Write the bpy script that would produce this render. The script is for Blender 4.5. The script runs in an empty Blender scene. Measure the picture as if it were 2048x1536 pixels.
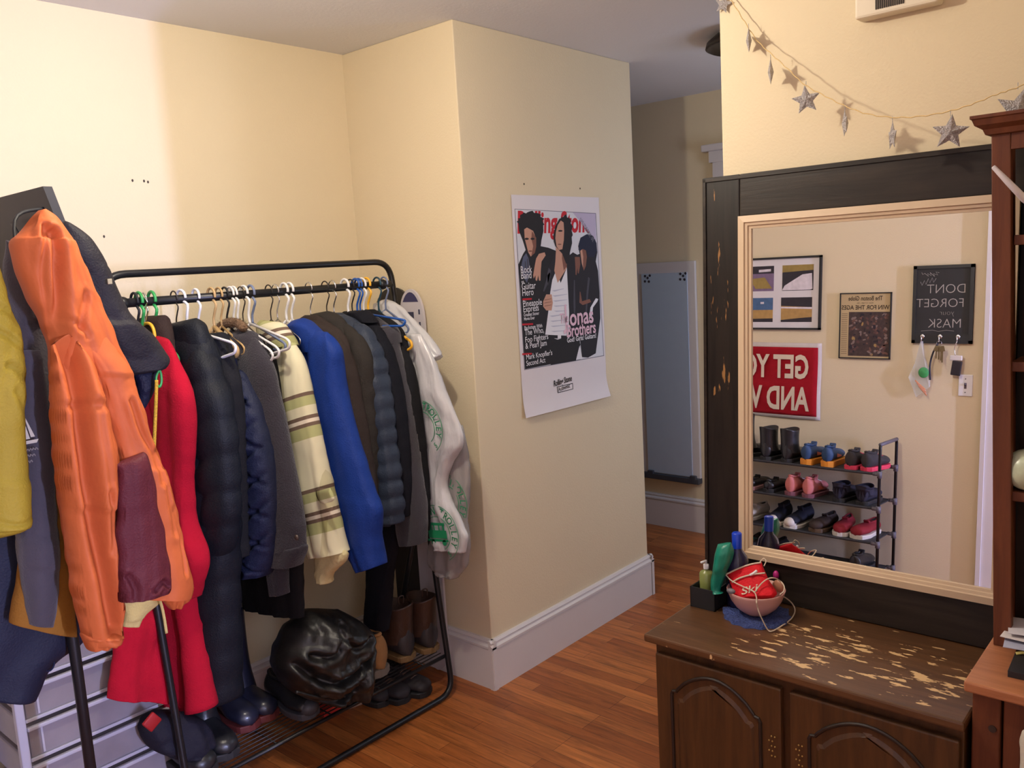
import bpy, bmesh, math, random
from mathutils import Vector, Matrix, noise
random.seed(7)
PI = math.pi
C = bpy.context.scene.collection
# ------------------------------------------------------------------ camera
CAM = (0.84850, 0.13950, -0.05790, 1713.7)     # yaw, pitch, roll, focal length in pixels of a 2048x1536 frame
CH = 1.7
def cam_axes():
    y, p, r, f = CAM
    fw = Vector((math.sin(y)*math.cos(p), math.cos(y)*math.cos(p), -math.sin(p)))
    ri = Vector((math.cos(y), -math.sin(y), 0)); up = ri.cross(fw)
    return ri*math.cos(r)+up*math.sin(r), -ri*math.sin(r)+up*math.cos(r), fw
RI, UP, FW = cam_axes()
O = Vector((0, 0, CH))
cd = bpy.data.cameras.new('camera'); cam = bpy.data.objects.new('camera', cd); C.objects.link(cam)
m = Matrix((RI, UP, -FW)).transposed().to_4x4(); m.translation = O
cam.matrix_world = m
cd.sensor_width = 36; cd.lens = CAM[3]/2048*36; cd.clip_start = 0.02
bpy.context.scene.camera = cam
# ------------------------------------------------------------------ world, lights, exposure
w = bpy.data.worlds.new('world'); bpy.context.scene.world = w; w.use_nodes = True
w.node_tree.nodes['Background'].inputs[0].default_value = (0.75, 0.72, 0.78, 1)
w.node_tree.nodes['Background'].inputs[1].default_value = 0.05
vs = bpy.context.scene.view_settings
vs.view_transform = 'Standard'; vs.look = 'None'; vs.gamma = 1; vs.use_curve_mapping = False; vs.exposure = 0.0
def light(name, kind, loc, energy, col, aim=None, **kw):
    l = bpy.data.lights.new(name, kind); l.energy = energy; l.color = col
    for k, v in kw.items(): setattr(l, k, v)
    o = bpy.data.objects.new(name, l); C.objects.link(o); o.location = loc
    if aim: o.rotation_euler = (Vector(aim)-Vector(loc)).to_track_quat('-Z', 'Y').to_euler()
    return o
light('ceiling_bulb', 'POINT', (1.20, 1.62, 2.40), 44, (1.0, 0.89, 0.72), shadow_soft_size=0.035)
light('window_daylight', 'AREA', (0.12, -3.3, 1.55), 225, (0.52, 0.56, 1.0), (0.9, 2.9, 1.6), shape='RECTANGLE', size=0.07, size_y=0.8)
light('window_daylight_soft', 'AREA', (0.02, -3.3, 1.55), 26, (0.62, 0.74, 1.0), (0.9, 2.9, 1.5), shape='RECTANGLE', size=0.5, size_y=1.1)
light('camera_side_fill', 'AREA', (-0.3, -1.2, 2.35), 8, (1.0, 0.95, 0.90), (0.9, 1.6, 1.1), shape='DISK', size=0.7)  # added fill that lifts the dim lower walls and floor; no real lamp
light('hall_daylight', 'AREA', (3.9, 0.4, 1.7), 17, (0.62, 0.74, 1.0), (4.3, 2.6, 1.0), shape='RECTANGLE', size=0.4, size_y=1.0)
# ------------------------------------------------------------------ measuring: a picture point to a point on a real plane
def ray(q):
    f = CAM[3]
    return FW + RI*((q[0]-1024)/f) + UP*((768-q[1])/f)
def onx(q, X): d = ray(q); return O + d*(X/d.x)
def ony(q, Y): d = ray(q); return O + d*(Y/d.y)
def onz(q, Z): d = ray(q); return O + d*((Z-CH)/d.z)
def onp(q, p0, n): d = ray(q); return O + d*((Vector(p0)-O).dot(n)/d.dot(n))
# ------------------------------------------------------------------ materials
MATS = {}
def mat(name, col, rough=0.7, metal=0.0, var=0.0, vscale=20, bump=0.0, bscale=60, spec=0.5, alpha=None, trans=0.0, sheen=0.0, coat=0.0, stretch=(1,1,1), emit=None, es=0):
    if name in MATS: return MATS[name]
    mt = bpy.data.materials.new(name); mt.use_nodes = True; nt = mt.node_tree; b = nt.nodes['Principled BSDF']
    b.inputs['Base Color'].default_value = (*col, 1); b.inputs['Roughness'].default_value = rough; b.inputs['Metallic'].default_value = metal
    b.inputs['Specular IOR Level'].default_value = spec
    if trans: b.inputs['Transmission Weight'].default_value = trans
    if sheen: b.inputs['Sheen Weight'].default_value = sheen; b.inputs['Sheen Roughness'].default_value = 0.5
    if coat: b.inputs['Coat Weight'].default_value = coat; b.inputs['Coat Roughness'].default_value = 0.15
    if alpha is not None: b.inputs['Alpha'].default_value = alpha
    if emit: b.inputs['Emission Color'].default_value = (*emit, 1); b.inputs['Emission Strength'].default_value = es
    if var or bump:
        g = nt.nodes.new('ShaderNodeNewGeometry'); mp = nt.nodes.new('ShaderNodeMapping'); mp.inputs['Scale'].default_value = stretch
        nt.links.new(g.outputs['Position'], mp.inputs['Vector'])
    if var:
        n = nt.nodes.new('ShaderNodeTexNoise'); n.inputs['Scale'].default_value = vscale; n.inputs['Detail'].default_value = 6
        nt.links.new(mp.outputs[0], n.inputs['Vector'])
        mx = nt.nodes.new('ShaderNodeMix'); mx.data_type = 'RGBA'
        mx.inputs[6].default_value = (*[c*(1-var) for c in col], 1); mx.inputs[7].default_value = (*[min(1, c*(1+var)) for c in col], 1)
        nt.links.new(n.outputs[0], mx.inputs[0]); nt.links.new(mx.outputs[2], b.inputs['Base Color'])
    if bump:
        n2 = nt.nodes.new('ShaderNodeTexNoise'); n2.inputs['Scale'].default_value = bscale; n2.inputs['Detail'].default_value = 5
        nt.links.new(mp.outputs[0], n2.inputs['Vector'])
        bp = nt.nodes.new('ShaderNodeBump'); bp.inputs['Strength'].default_value = bump; bp.inputs['Distance'].default_value = 0.01
        nt.links.new(n2.outputs[0], bp.inputs['Height']); nt.links.new(bp.outputs[0], b.inputs['Normal'])
    MATS[name] = mt; return mt
def srgb(r, g, b):
    f = lambda c: ((c/255+0.055)/1.055)**2.4 if c > 10 else c/255/12.92
    return (f(r), f(g), f(b))
def cloth(name, col, **k):
    k.setdefault('rough', 0.85); k.setdefault('spec', 0.2); k.setdefault('bump', 0.25); k.setdefault('bscale', 220); k.setdefault('var', 0.12); k.setdefault('vscale', 14)
    return mat(name, col, **k)
M = {
 'wall': mat('wall_paint', srgb(222, 206, 174), 0.75, var=0.03, vscale=2.5, bump=0.12, bscale=140),
 'ceil': mat('ceiling_paint', srgb(222, 222, 226), 0.9, var=0.02, vscale=3, bump=0.1, bscale=90),
 'trim': mat('white_trim_paint', srgb(214, 208, 208), 0.4, var=0.04, vscale=6, bump=0.06, bscale=30),
 'black_metal': mat('black_tube_metal', (0.012, 0.012, 0.014), 0.38, 0.3, var=0.2, vscale=40),
 'chrome': mat('chrome', (0.75, 0.75, 0.75), 0.18, 1.0, var=0.05),
 'dark_wire': mat('dark_wire', (0.06, 0.05, 0.045), 0.35, 0.8, var=0.1),
 'white_plastic': mat('white_plastic', (0.78, 0.77, 0.78), 0.35, var=0.04),
 'green_plastic': mat('green_plastic', (0.03, 0.30, 0.07), 0.35, var=0.05),
 'yellow_plastic': mat('yellow_plastic', (0.80, 0.42, 0.03), 0.35, var=0.05),
 'blue_plastic': mat('blue_plastic', (0.015, 0.09, 0.38), 0.3, var=0.05),
 'teal_plastic': mat('dark_teal_plastic', (0.01, 0.05, 0.08), 0.35, var=0.05),
 'greyblue': mat('grey_blue_plastic', (0.16, 0.20, 0.33), 0.35, var=0.05),
 'wood_hanger': mat('pale_wood', (0.48, 0.31, 0.13), 0.5, var=0.25, vscale=30),
 'brass': mat('brass', (0.55, 0.38, 0.12), 0.35, 1.0, var=0.1),
 'black': mat('matte_black', (0.010, 0.010, 0.012), 0.6, var=0.15),
 'cord': mat('cream_cord', (0.62, 0.52, 0.40), 0.85, var=0.15, vscale=200),
}
def wood_mat(name, dark, light_, axis=1, scale=9, rough=0.4, wear=None, coat=0.0):
    mt = bpy.data.materials.new(name); mt.use_nodes = True; nt = mt.node_tree; b = nt.nodes['Principled BSDF']; L = nt.links
    g = nt.nodes.new('ShaderNodeNewGeometry'); mp = nt.nodes.new('ShaderNodeMapping')
    s = [scale*1.0]*3; s[axis] = scale*0.09; mp.inputs['Scale'].default_value = s
    L.new(g.outputs['Position'], mp.inputs['Vector'])
    n = nt.nodes.new('ShaderNodeTexNoise'); n.inputs['Scale'].default_value = 4; n.inputs['Detail'].default_value = 9; n.inputs['Roughness'].default_value = 0.65; n.inputs['Distortion'].default_value = 0.6
    L.new(mp.outputs[0], n.inputs['Vector'])
    r = nt.nodes.new('ShaderNodeValToRGB'); r.color_ramp.elements[0].position = 0.32; r.color_ramp.elements[1].position = 0.72
    r.color_ramp.elements[0].color = (*dark, 1); r.color_ramp.elements[1].color = (*light_, 1)
    L.new(n.outputs[0], r.inputs[0]); out = r.outputs[0]
    if wear:
        wcol, thr, wsc, lo, hi = wear      # worn patches with a shape of their own, inside a box
        mp2 = nt.nodes.new('ShaderNodeMapping'); mp2.inputs['Scale'].default_value = wsc; L.new(g.outputs['Position'], mp2.inputs['Vector'])
        n3 = nt.nodes.new('ShaderNodeTexNoise'); n3.inputs['Scale'].default_value = 1; n3.inputs['Detail'].default_value = 4; n3.inputs['Roughness'].default_value = 0.55
        L.new(mp2.outputs[0], n3.inputs['Vector'])
        sx = nt.nodes.new('ShaderNodeSeparateXYZ'); L.new(g.outputs['Position'], sx.inputs[0])
        acc = None
        for i in range(3):
            if lo[i] is None: continue
            mr = nt.nodes.new('ShaderNodeMapRange'); c = (lo[i]+hi[i])/2; h = (hi[i]-lo[i])/2
            ab = nt.nodes.new('ShaderNodeMath'); ab.operation = 'SUBTRACT'; L.new(sx.outputs[i], ab.inputs[0]); ab.inputs[1].default_value = c
            aa = nt.nodes.new('ShaderNodeMath'); aa.operation = 'ABSOLUTE'; L.new(ab.outputs[0], aa.inputs[0])
            mr.inputs[1].default_value = h; mr.inputs[2].default_value = h*0.45; mr.inputs[3].default_value = 0; mr.inputs[4].default_value = 1
            L.new(aa.outputs[0], mr.inputs[0])
            if acc is None: acc = mr.outputs[0]
            else:
                mu = nt.nodes.new('ShaderNodeMath'); mu.operation = 'MULTIPLY'; L.new(acc, mu.inputs[0]); L.new(mr.outputs[0], mu.inputs[1]); acc = mu.outputs[0]
        mm = nt.nodes.new('ShaderNodeMath'); mm.operation = 'MULTIPLY_ADD'; L.new(acc, mm.inputs[0]); mm.inputs[1].default_value = 0.11; L.new(n3.outputs[0], mm.inputs[2])
        st = nt.nodes.new('ShaderNodeMapRange'); st.inputs[1].default_value = thr; st.inputs[2].default_value = thr+0.02; L.new(mm.outputs[0], st.inputs[0])
        mx = nt.nodes.new('ShaderNodeMix'); mx.data_type = 'RGBA'; L.new(st.outputs[0], mx.inputs[0]); L.new(out, mx.inputs[6]); mx.inputs[7].default_value = (*wcol, 1)
        out = mx.outputs[2]
    L.new(out, b.inputs['Base Color']); b.inputs['Roughness'].default_value = rough; b.inputs['Specular IOR Level'].default_value = 0.35
    if coat: b.inputs['Coat Weight'].default_value = coat; b.inputs['Coat Roughness'].default_value = 0.25
    bp = nt.nodes.new('ShaderNodeBump'); bp.inputs['Strength'].default_value = 0.15; bp.inputs['Distance'].default_value = 0.004
    L.new(n.outputs[0], bp.inputs['Height']); L.new(bp.outputs[0], b.inputs['Normal'])
    MATS[name] = mt; return mt
def floor_mat():
    mt = bpy.data.materials.new('oak_strip_floor'); mt.use_nodes = True; nt = mt.node_tree; b = nt.nodes['Principled BSDF']; L = nt.links
    g = nt.nodes.new('ShaderNodeNewGeometry'); mp = nt.nodes.new('ShaderNodeMapping'); mp.inputs['Rotation'].default_value = (0, 0, PI/2)
    L.new(g.outputs['Position'], mp.inputs['Vector'])
    br = nt.nodes.new('ShaderNodeTexBrick'); br.inputs['Scale'].default_value = 1; br.inputs['Brick Width'].default_value = 0.9; br.inputs['Row Height'].default_value = 0.058
    br.inputs['Mortar Size'].default_value = 0.0008; br.inputs['Mortar Smooth'].default_value = 0.3; br.offset = 0.37; br.offset_frequency = 3; br.inputs['Bias'].default_value = 0.0
    br.inputs['Color1'].default_value = (*srgb(196, 118, 60), 1); br.inputs['Color2'].default_value = (*srgb(158, 86, 40), 1); br.inputs['Mortar'].default_value = (*srgb(60, 30, 14), 1)
    L.new(mp.outputs[0], br.inputs['Vector'])
    m2 = nt.nodes.new('ShaderNodeMapping'); m2.inputs['Scale'].default_value = (42, 3.2, 1); L.new(g.outputs['Position'], m2.inputs['Vector'])
    n = nt.nodes.new('ShaderNodeTexNoise'); n.inputs['Scale'].default_value = 1; n.inputs['Detail'].default_value = 8; n.inputs['Roughness'].default_value = 0.7; n.inputs['Distortion'].default_value = 1.4
    L.new(m2.outputs[0], n.inputs['Vector'])
    r = nt.nodes.new('ShaderNodeValToRGB'); r.color_ramp.elements[0].position = 0.33; r.color_ramp.elements[0].color = (0.42, 0.42, 0.42, 1); r.color_ramp.elements[1].position = 0.62; r.color_ramp.elements[1].color = (1, 1, 1, 1)
    L.new(n.outputs[0], r.inputs[0])
    n4 = nt.nodes.new('ShaderNodeTexNoise'); n4.inputs['Scale'].default_value = 1.6; n4.inputs['Detail'].default_value = 3; L.new(g.outputs['Position'], n4.inputs['Vector'])
    mx = nt.nodes.new('ShaderNodeMix'); mx.data_type = 'RGBA'; mx.blend_type = 'MULTIPLY'; mx.inputs[0].default_value = 0.85
    L.new(br.outputs['Color'], mx.inputs[6]); L.new(r.outputs[0], mx.inputs[7])
    L.new(mx.outputs[2], b.inputs['Base Color'])
    mr = nt.nodes.new('ShaderNodeMapRange'); L.new(n4.outputs[0], mr.inputs[0]); mr.inputs[3].default_value = 0.28; mr.inputs[4].default_value = 0.5; L.new(mr.outputs[0], b.inputs['Roughness'])
    bp = nt.nodes.new('ShaderNodeBump'); bp.inputs['Strength'].default_value = 0.25; bp.inputs['Distance'].default_value = 0.002; L.new(br.outputs['Fac'], bp.inputs['Height']); bp.invert = True
    L.new(bp.outputs[0], b.inputs['Normal'])
    return mt
M['floor'] = floor_mat()
M['frame_wood'] = wood_mat('black_stained_wood', srgb(16, 13, 12), srgb(38, 31, 26), axis=2, rough=0.42, wear=(srgb(150, 108, 62), 0.705, (55, 55, 7), (None, 1.06, 0.95), (None, 1.14, 1.9)))
M['frame_wood_h'] = wood_mat('black_stained_wood_rail', srgb(24, 19, 16), srgb(52, 43, 36), axis=1, rough=0.4)
M['cab_top'] = wood_mat('worn_walnut_top', srgb(74, 48, 28), srgb(104, 70, 43), axis=1, rough=0.38, coat=0.3, wear=(srgb(214, 178, 128), 0.682, (60, 17, 10), (1.72, 0.30, None), (2.06, 1.02, None)))
M['cab'] = wood_mat('walnut_cabinet_wood', srgb(56, 36, 20), srgb(86, 56, 30), axis=2, rough=0.4, coat=0.2)
M['cab_groove'] = mat('dark_groove', srgb(30, 17, 9), 0.5, var=0.1)
M['cherry'] = wood_mat('cherry_bookcase_wood', srgb(84, 44, 27), srgb(112, 62, 37), axis=2, rough=0.5)
M['cherry_top'] = wood_mat('cherry_bookcase_top', srgb(150, 92, 60), srgb(184, 122, 84), axis=1, rough=0.42, coat=0.15)
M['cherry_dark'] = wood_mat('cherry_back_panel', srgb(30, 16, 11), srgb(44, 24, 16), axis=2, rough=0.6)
# ------------------------------------------------------------------ mesh helpers
def thing(name, label, cat, loc=(0, 0, 0), group=None):
    o = bpy.data.objects.new(name, None); C.objects.link(o); o.location = loc; o.empty_display_size = 0.05
    o['label'] = label; o['category'] = cat
    if group: o['group'] = group
    return o
def tag(o, label, cat, group=None):
    o['label'] = label; o['category'] = cat
    if group: o['group'] = group
    return o
def wloc(o):
    v = Vector(o.location)
    while o.parent: o = o.parent; v += Vector(o.location)
    return v
def mk(name, verts, faces, mt, parent=None, smooth=True, origin=None):
    verts = [Vector(v) for v in verts]
    if origin is None:
        n = len(verts); lo = min(v.z for v in verts)
        origin = Vector((sum(v.x for v in verts)/n, sum(v.y for v in verts)/n, lo))
    origin = Vector(origin)
    me = bpy.data.meshes.new(name); me.from_pydata([v-origin for v in verts], [], faces)
    mts = mt if isinstance(mt, list) else [mt]
    for q in mts: me.materials.append(q)
    if smooth: me.polygons.foreach_set('use_smooth', [True]*len(me.polygons))
    me.update()
    o = bpy.data.objects.new(name, me); C.objects.link(o)
    if parent: o.parent = parent; o.location = origin-wloc(parent)
    else: o.location = origin
    return o
class MB:
    """collects shapes into one mesh"""
    def __init__(s): s.v = []; s.f = []; s.mi = []
    def add(s, v, f, mi=0):
        b = len(s.v); s.v += [Vector(q) for q in v]; s.f += [tuple(i+b for i in q) for q in f]; s.mi += [mi]*len(f); return s
    def box(s, lo, hi, bev=0.0, R=None, c=None, mi=0):
        lo = Vector(lo); hi = Vector(hi)
        for i in range(3):
            if lo[i] > hi[i]: lo[i], hi[i] = hi[i], lo[i]
        bm = bmesh.new(); bmesh.ops.create_cube(bm, size=1)
        ce = (lo+hi)/2; sz = hi-lo
        for v in bm.verts: v.co = Vector((v.co.x*sz.x, v.co.y*sz.y, v.co.z*sz.z))
        if bev: bmesh.ops.bevel(bm, geom=bm.edges[:], offset=min(bev, min(sz)*0.45), segments=2, affect='EDGES', profile=0.5)
        for v in bm.verts:
            if R: v.co = R @ v.co
            v.co += ce
        bm.verts.index_update()
        s.add([v.co.copy() for v in bm.verts], [[v.index for v in f.verts] for f in bm.faces], mi); bm.free(); return s
    def tube(s, pts, r, n=10, closed=False, mi=0, cap=True):
        pts = [Vector(p) for p in pts]; k = len(pts); rs = r if isinstance(r, (list, tuple)) else [r]*k
        tang = []
        for i in range(k):
            a = pts[(i-1) % k] if (closed or i > 0) else pts[i]; b = pts[(i+1) % k] if (closed or i < k-1) else pts[i]
            t = (b-a); tang.append(t.normalized() if t.length > 1e-9 else Vector((0, 0, 1)))
        u = tang[0].orthogonal().normalized(); V = []
        for i in range(k):
            t = tang[i]; u = (u-t*u.dot(t)); u = u.normalized() if u.length > 1e-6 else t.orthogonal().normalized(); w_ = t.cross(u)
            for j in range(n):
                a = 2*PI*j/n; V.append(pts[i]+(u*math.cos(a)+w_*math.sin(a))*rs[i])
        F = []
        for i in range(k if closed else k-1):
            for j in range(n):
                a = i*n+j; b = i*n+(j+1) % n; c = ((i+1) % k)*n+(j+1) % n; d = ((i+1) % k)*n+j
                F.append((a, b, c, d))
        if cap and not closed: F.append(tuple(range(n))[::-1]); F.append(tuple((k-1)*n+j for j in range(n)))
        return s.add(V, F, mi)
    def lathe(s, prof, c=(0, 0, 0), n=32, axis='z', mi=0, sc=(1, 1)):
        c = Vector(c); V = []; F = []
        for r, h in prof:
            for j in range(n):
                a = 2*PI*j/n; x, y = r*math.cos(a)*sc[0], r*math.sin(a)*sc[1]
                V.append(c+(Vector((x, y, h)) if axis == 'z' else Vector((h, x, y)) if axis == 'x' else Vector((x, h, y))))
        for i in range(len(prof)-1):
            for j in range(n): F.append((i*n+j, i*n+(j+1) % n, (i+1)*n+(j+1) % n, (i+1)*n+j))
        return s.add(V, F, mi)
    def sphere(s, c, r, n=12, mi=0):
        prof = [(max(1e-4, math.sin(PI*i/n)), -math.cos(PI*i/n)) for i in range(n+1)]; r = Vector(r) if not isinstance(r, (int, float)) else Vector((r, r, r))
        V = []; F = []; k = n*2
        for a, h in prof:
            for j in range(k): V.append(Vector(c)+Vector((a*math.cos(2*PI*j/k)*r.x, a*math.sin(2*PI*j/k)*r.y, h*r.z)))
        for i in range(n):
            for j in range(k): F.append((i*k+j, i*k+(j+1) % k, (i+1)*k+(j+1) % k, (i+1)*k+j))
        return s.add(V, F, mi)
    def build(s, name, mt, parent=None, smooth=False, origin=None):
        o = mk(name, s.v, s.f, mt, parent, smooth, origin)
        if any(s.mi): o.data.polygons.foreach_set('material_index', s.mi)
        return o
def catmull(P, n):
    """resample a list of equal-length number tuples to n rows"""
    k = len(P); out = []
    for i in range(n):
        t = i*(k-1)/(n-1); j = min(int(t), k-2); u = t-j
        a = P[max(j-1, 0)]; b = P[j]; c = P[j+1]; d = P[min(j+2, k-1)]
        out.append(tuple(0.5*((2*b[q])+(-a[q]+c[q])*u+(2*a[q]-5*b[q]+4*c[q]-d[q])*u*u+(-a[q]+3*b[q]-3*c[q]+d[q])*u**3) for q in range(len(b))))
    return out
def arc_pts(pts, r, n=6):
    """round the corners of a polyline"""
    pts = [Vector(p) for p in pts]; out = [pts[0]]
    for i in range(1, len(pts)-1):
        a, b, c = pts[i-1], pts[i], pts[i+1]
        d1 = (a-b); d2 = (c-b); rr = min(r, d1.length*0.49, d2.length*0.49); p = b+d1.normalized()*rr; q = b+d2.normalized()*rr
        for k in range(n+1):
            t = k/n; out.append(p*(1-t)**2+b*2*t*(1-t)+q*t*t)
    out.append(pts[-1]); return out
def smooth_pts(pts, n): return [Vector(p) for p in catmull([tuple(p) for p in pts], n)]
def strip(name, plane, secs, thick, mt, parent=None, folds=(), puff=0, quilt=0, seed=0, rings=64, segs=40, power=2.4, shift=0.0, crumple=0.004, tcurve=None, creases=()):
    """a closed cloth tube: each section runs from a left to a right point on the garment's own plane, with real thickness across it"""
    kind, val = plane
    if kind == 'x': nrm = Vector((-1, 0, 0)); f = lambda q: onx(q, val)
    elif kind == 'y': nrm = Vector((0, -1, 0)); f = lambda q: ony(q, val)
    else: nrm = Vector(val[1]).normalized(); f = lambda q: onp(q, val[0], nrm)
    rows = []
    for s_ in secs:
        if len(s_) == 4: a = f(s_[:2]); b = f(s_[2:])
        else: a, b = Vector(s_[0]), Vector(s_[1])
        rows.append((*a, *b))
    rows = catmull(rows, rings); V = []; F = []; rnd = random.Random(seed)
    CR = []
    for pl, dep, wid in creases:
        g = [f(q) for q in pl]; g = smooth_pts(g, 5*len(g)) if len(g) > 2 else g; CR.append((g, dep, wid))
    ph = [rnd.uniform(0, 6.28) for _ in range(12)]
    acc = 0; prev = None
    for i, r_ in enumerate(rows):
        a = Vector(r_[:3]); b = Vector(r_[3:]); c = (a+b)/2; h = (b-a)/2; v = i/(rings-1)
        if prev: acc += (c-prev).length
        prev = c
        tp = thick/2*min(1, math.sqrt(max(0.02, math.sin(PI*min(max(v, 0.004), 0.5)*1.0))*1.6)) if v < 0.5 else thick/2
        if tcurve: tp *= tcurve(v)
        if h.length < tp*0.9: tp = max(h.length*0.9, 0.004)
        w_ = h.length*2
        for j in range(segs):
            ang = 2*PI*j/segs; ca, sa = math.cos(ang), math.sin(ang)
            x = math.copysign(abs(ca)**(2/power), ca); y = math.copysign(abs(sa)**(2/power), sa)
            amp = abs(y); d = 0
            for k, (A, fr, dr) in enumerate(folds):
                ag = fr*x*w_*10+ph[k]+dr*v+1.3*math.sin(3*v+ph[k+3]); d += A*(0.4*math.sin(ag)+0.8*(2*abs(math.sin(ag/2))**0.65-1.1))*(0.4+0.6*v)
            if puff: d += -0.55*puff['a']+puff['a']*abs(math.sin(PI*acc/puff['s']+0.35*math.sin(4*x+ph[5])))**0.5
            if quilt:
                uu = (acc+x*w_/2)/quilt['s']; vv = (acc-x*w_/2)/quilt['s']
                d += quilt['a']*(min(abs(math.sin(PI*uu)), abs(math.sin(PI*vv)))**0.45-0.6)
            p = c+h*x
            d += crumple*noise.noise(p*9+Vector((seed, 0, 0)))*1.6+crumple*0.5*noise.noise(p*30)
            if CR and sa > 0:
                for g, dep, wid in CR:
                    best = 9
                    for a1, b1 in zip(g, g[1:]):
                        ab = b1-a1; tt = max(0, min(1, (c+h*x-a1).dot(ab)/max(ab.length_squared, 1e-9))); dd = (c+h*x-a1-ab*tt).length
                        if dd < best: best = dd
                    if best < wid*3: d -= dep*math.exp(-(best/wid)**2)-0.25*dep*math.exp(-((best-1.9*wid)/wid)**2)
            edge = 1.0+(0.012*noise.noise(Vector((acc*22, seed, j % 2)))/max(w_, 0.05) if abs(x) > 0.8 else 0)
            side = nrm*math.copysign(1, sa if abs(sa) > 1e-6 else 1)
            p = c+h*x*edge+nrm*(tp*y+shift)+side*(d*amp)
            if puff: p += h.normalized()*math.copysign(1, ca)*abs(ca)**2*puff['a']*0.8*(abs(math.sin(PI*acc/puff['s']))**0.5-0.6)
            V.append(p)
    for i in range(rings-1):
        for j in range(segs): F.append((i*segs+j, i*segs+(j+1) % segs, (i+1)*segs+(j+1) % segs, (i+1)*segs+j))
    F.append(tuple(range(segs))[::-1]); F.append(tuple((rings-1)*segs+j for j in range(segs)))
    return mk(name, V, F, mt, parent, True)
class Frame:
    """a flat sheet: origin, reading direction, up direction, outward normal"""
    def __init__(s, o, x, y, warp=None): s.o = Vector(o); s.x = Vector(x).normalized(); s.y = Vector(y).normalized(); s.n = s.x.cross(s.y); s.warp = warp
    def at(s, u, v, d=0.0):
        if s.warp: d += s.warp(u, v)
        return s.o+s.x*u+s.y*v+s.n*d
    def poly(s, name, pts, mt, parent, d=0.0006):
        return mk(name, [s.at(u, v, d) for u, v in pts], [tuple(range(len(pts)))], mt, parent, False)
    def slab(s, mb, u0, v0, u1, v1, d0, d1, mi=0):
        V = [s.at(u, v, d) for d in (d0, d1) for u, v in ((u0, v0), (u1, v0), (u1, v1), (u0, v1))]
        mb.add(V, [(3, 2, 1, 0), (4, 5, 6, 7), (0, 1, 5, 4), (1, 2, 6, 5), (2, 3, 7, 6), (3, 0, 4, 7)], mi)
    def text(s, name, body, u, v, size, mt, parent, d=0.0012, align='LEFT', sx=1.0, bold=0.0, rot=0.0, shear=0.0):
        cu = bpy.data.curves.new(name, 'FONT'); cu.body = body; cu.size = size; cu.align_x = align; cu.offset = bold; cu.shear = shear; cu.resolution_u = 3
        cu.materials.append(mt)
        tmp = bpy.data.objects.new(name, cu); me = bpy.data.meshes.new_from_object(tmp); bpy.data.objects.remove(tmp); bpy.data.curves.remove(cu); me.name = name
        o = bpy.data.objects.new(name, me); C.objects.link(o)
        c, n_ = math.cos(rot), math.sin(rot); X = (s.x*c+s.y*n_)*sx; Y = s.y*c-s.x*n_
        mw = Matrix((X, Y, s.n)).transposed().to_4x4(); p = s.at(u, v, d)
        if parent: o.parent = parent; p = p-wloc(parent)
        mw.translation = p; o.matrix_local = mw
        return o
def flat(name, col, rough=0.8): return mat(name, col, rough, var=0.02, vscale=50)
# ================================================================== the room
H = 2.594; YB = 2.917; XS = 2.367; YP = 2.274; X2 = 3.539; XF = 4.549; XM = 2.17; YE = 1.112; XL = -0.9; HB = 0.208
def struct(name, mb, mt, smooth=False):
    o = mb.build(name, mt, None, smooth, (0, 0, 0)) if isinstance(mb, MB) else mb
    o['kind'] = 'structure'; return o
struct('floor', MB().box((-2, -4.2, -0.1), (6, 4.6, 0)), M['floor'])
struct('ceiling', MB().box((-2, -4.2, H), (6, 4.6, H+0.1)), M['ceil'])
struct('wall_back', MB().box((XL-0.1, YB, 0), (XS+0.02, YB+0.1, H)), M['wall'])
struct('wall_pillar', MB().box((XS, YP, 0), (X2, YB+0.1, H), 0.004), M['wall'])
struct('wall_right', MB().box((XM, -0.2, 0), (XM+0.12, YE, H), 0.004), M['wall'])
struct('wall_left', MB().box((XL-0.1, -4.2, 0), (XL, YB+0.1, H)), M['wall'])
struct('wall_hall_end', MB().box((XF, -0.6, 0), (XF+0.1, 4.5, H)), M['wall'])
struct('wall_hall_side', MB().box((XM+0.12, -0.2, 0), (XF, -0.1, H)), M['wall'])
struct('wall_hall_far', MB().box((X2, 4.4, 0), (XF, 4.5, H)), M['wall'])
struct('wall_light_blocker', MB().box((0.915, -0.02, 0), (XM+0.1, 0.06, H)), M['wall'])  # unseen wall added to block daylight, giving the vertical edge on the back wall
struct('wall_rear', MB().box((-2, -4.2, 0), (6, -4.1, H)), M['wall'])
struct('wall_rear_side', MB().box((2.2, -4.1, 0), (2.3, 0, H)), M['wall'])
def baseboard(name, a, b, n, h=HB):
    """run from a to b along the floor, n points into the room; stepped cap moulding"""
    a = Vector((*a, 0)); b = Vector((*b, 0)); n = Vector((*n, 0)); prof = [(0, 0), (.02, 0), (.02, h*.80), (.017, h*.815), (.024, h*.83), (.024, h*.87), (.014, h*.90), (.012, h*.93), (.016, h*.95), (.010, h), (0, h)]
    V = []; k = len(prof)
    for p in (a, b): V += [p+n*d+Vector((0, 0, z)) for d, z in prof]
    F = [(i, i+1, k+i+1, k+i) for i in range(k-1)]+[tuple(range(k))[::-1], tuple(range(k, 2*k))]
    o = mk(name, V, F, M['trim'], None, False, (0, 0, 0)); o['kind'] = 'structure'
baseboard('baseboard_back', (XL, YB), (XS, YB), (0, -1))
baseboard('baseboard_alcove', (XS, YB), (XS, YP-0.024), (-1, 0))
baseboard('baseboard_pillar', (XS-0.024, YP), (X2+0.024, YP), (0, -1))
baseboard('baseboard_pillar_end', (X2, YP-0.024), (X2, YB), (1, 0))
baseboard('baseboard_hall', (XF, -0.1), (XF, 4.4), (-1, 0))
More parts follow.
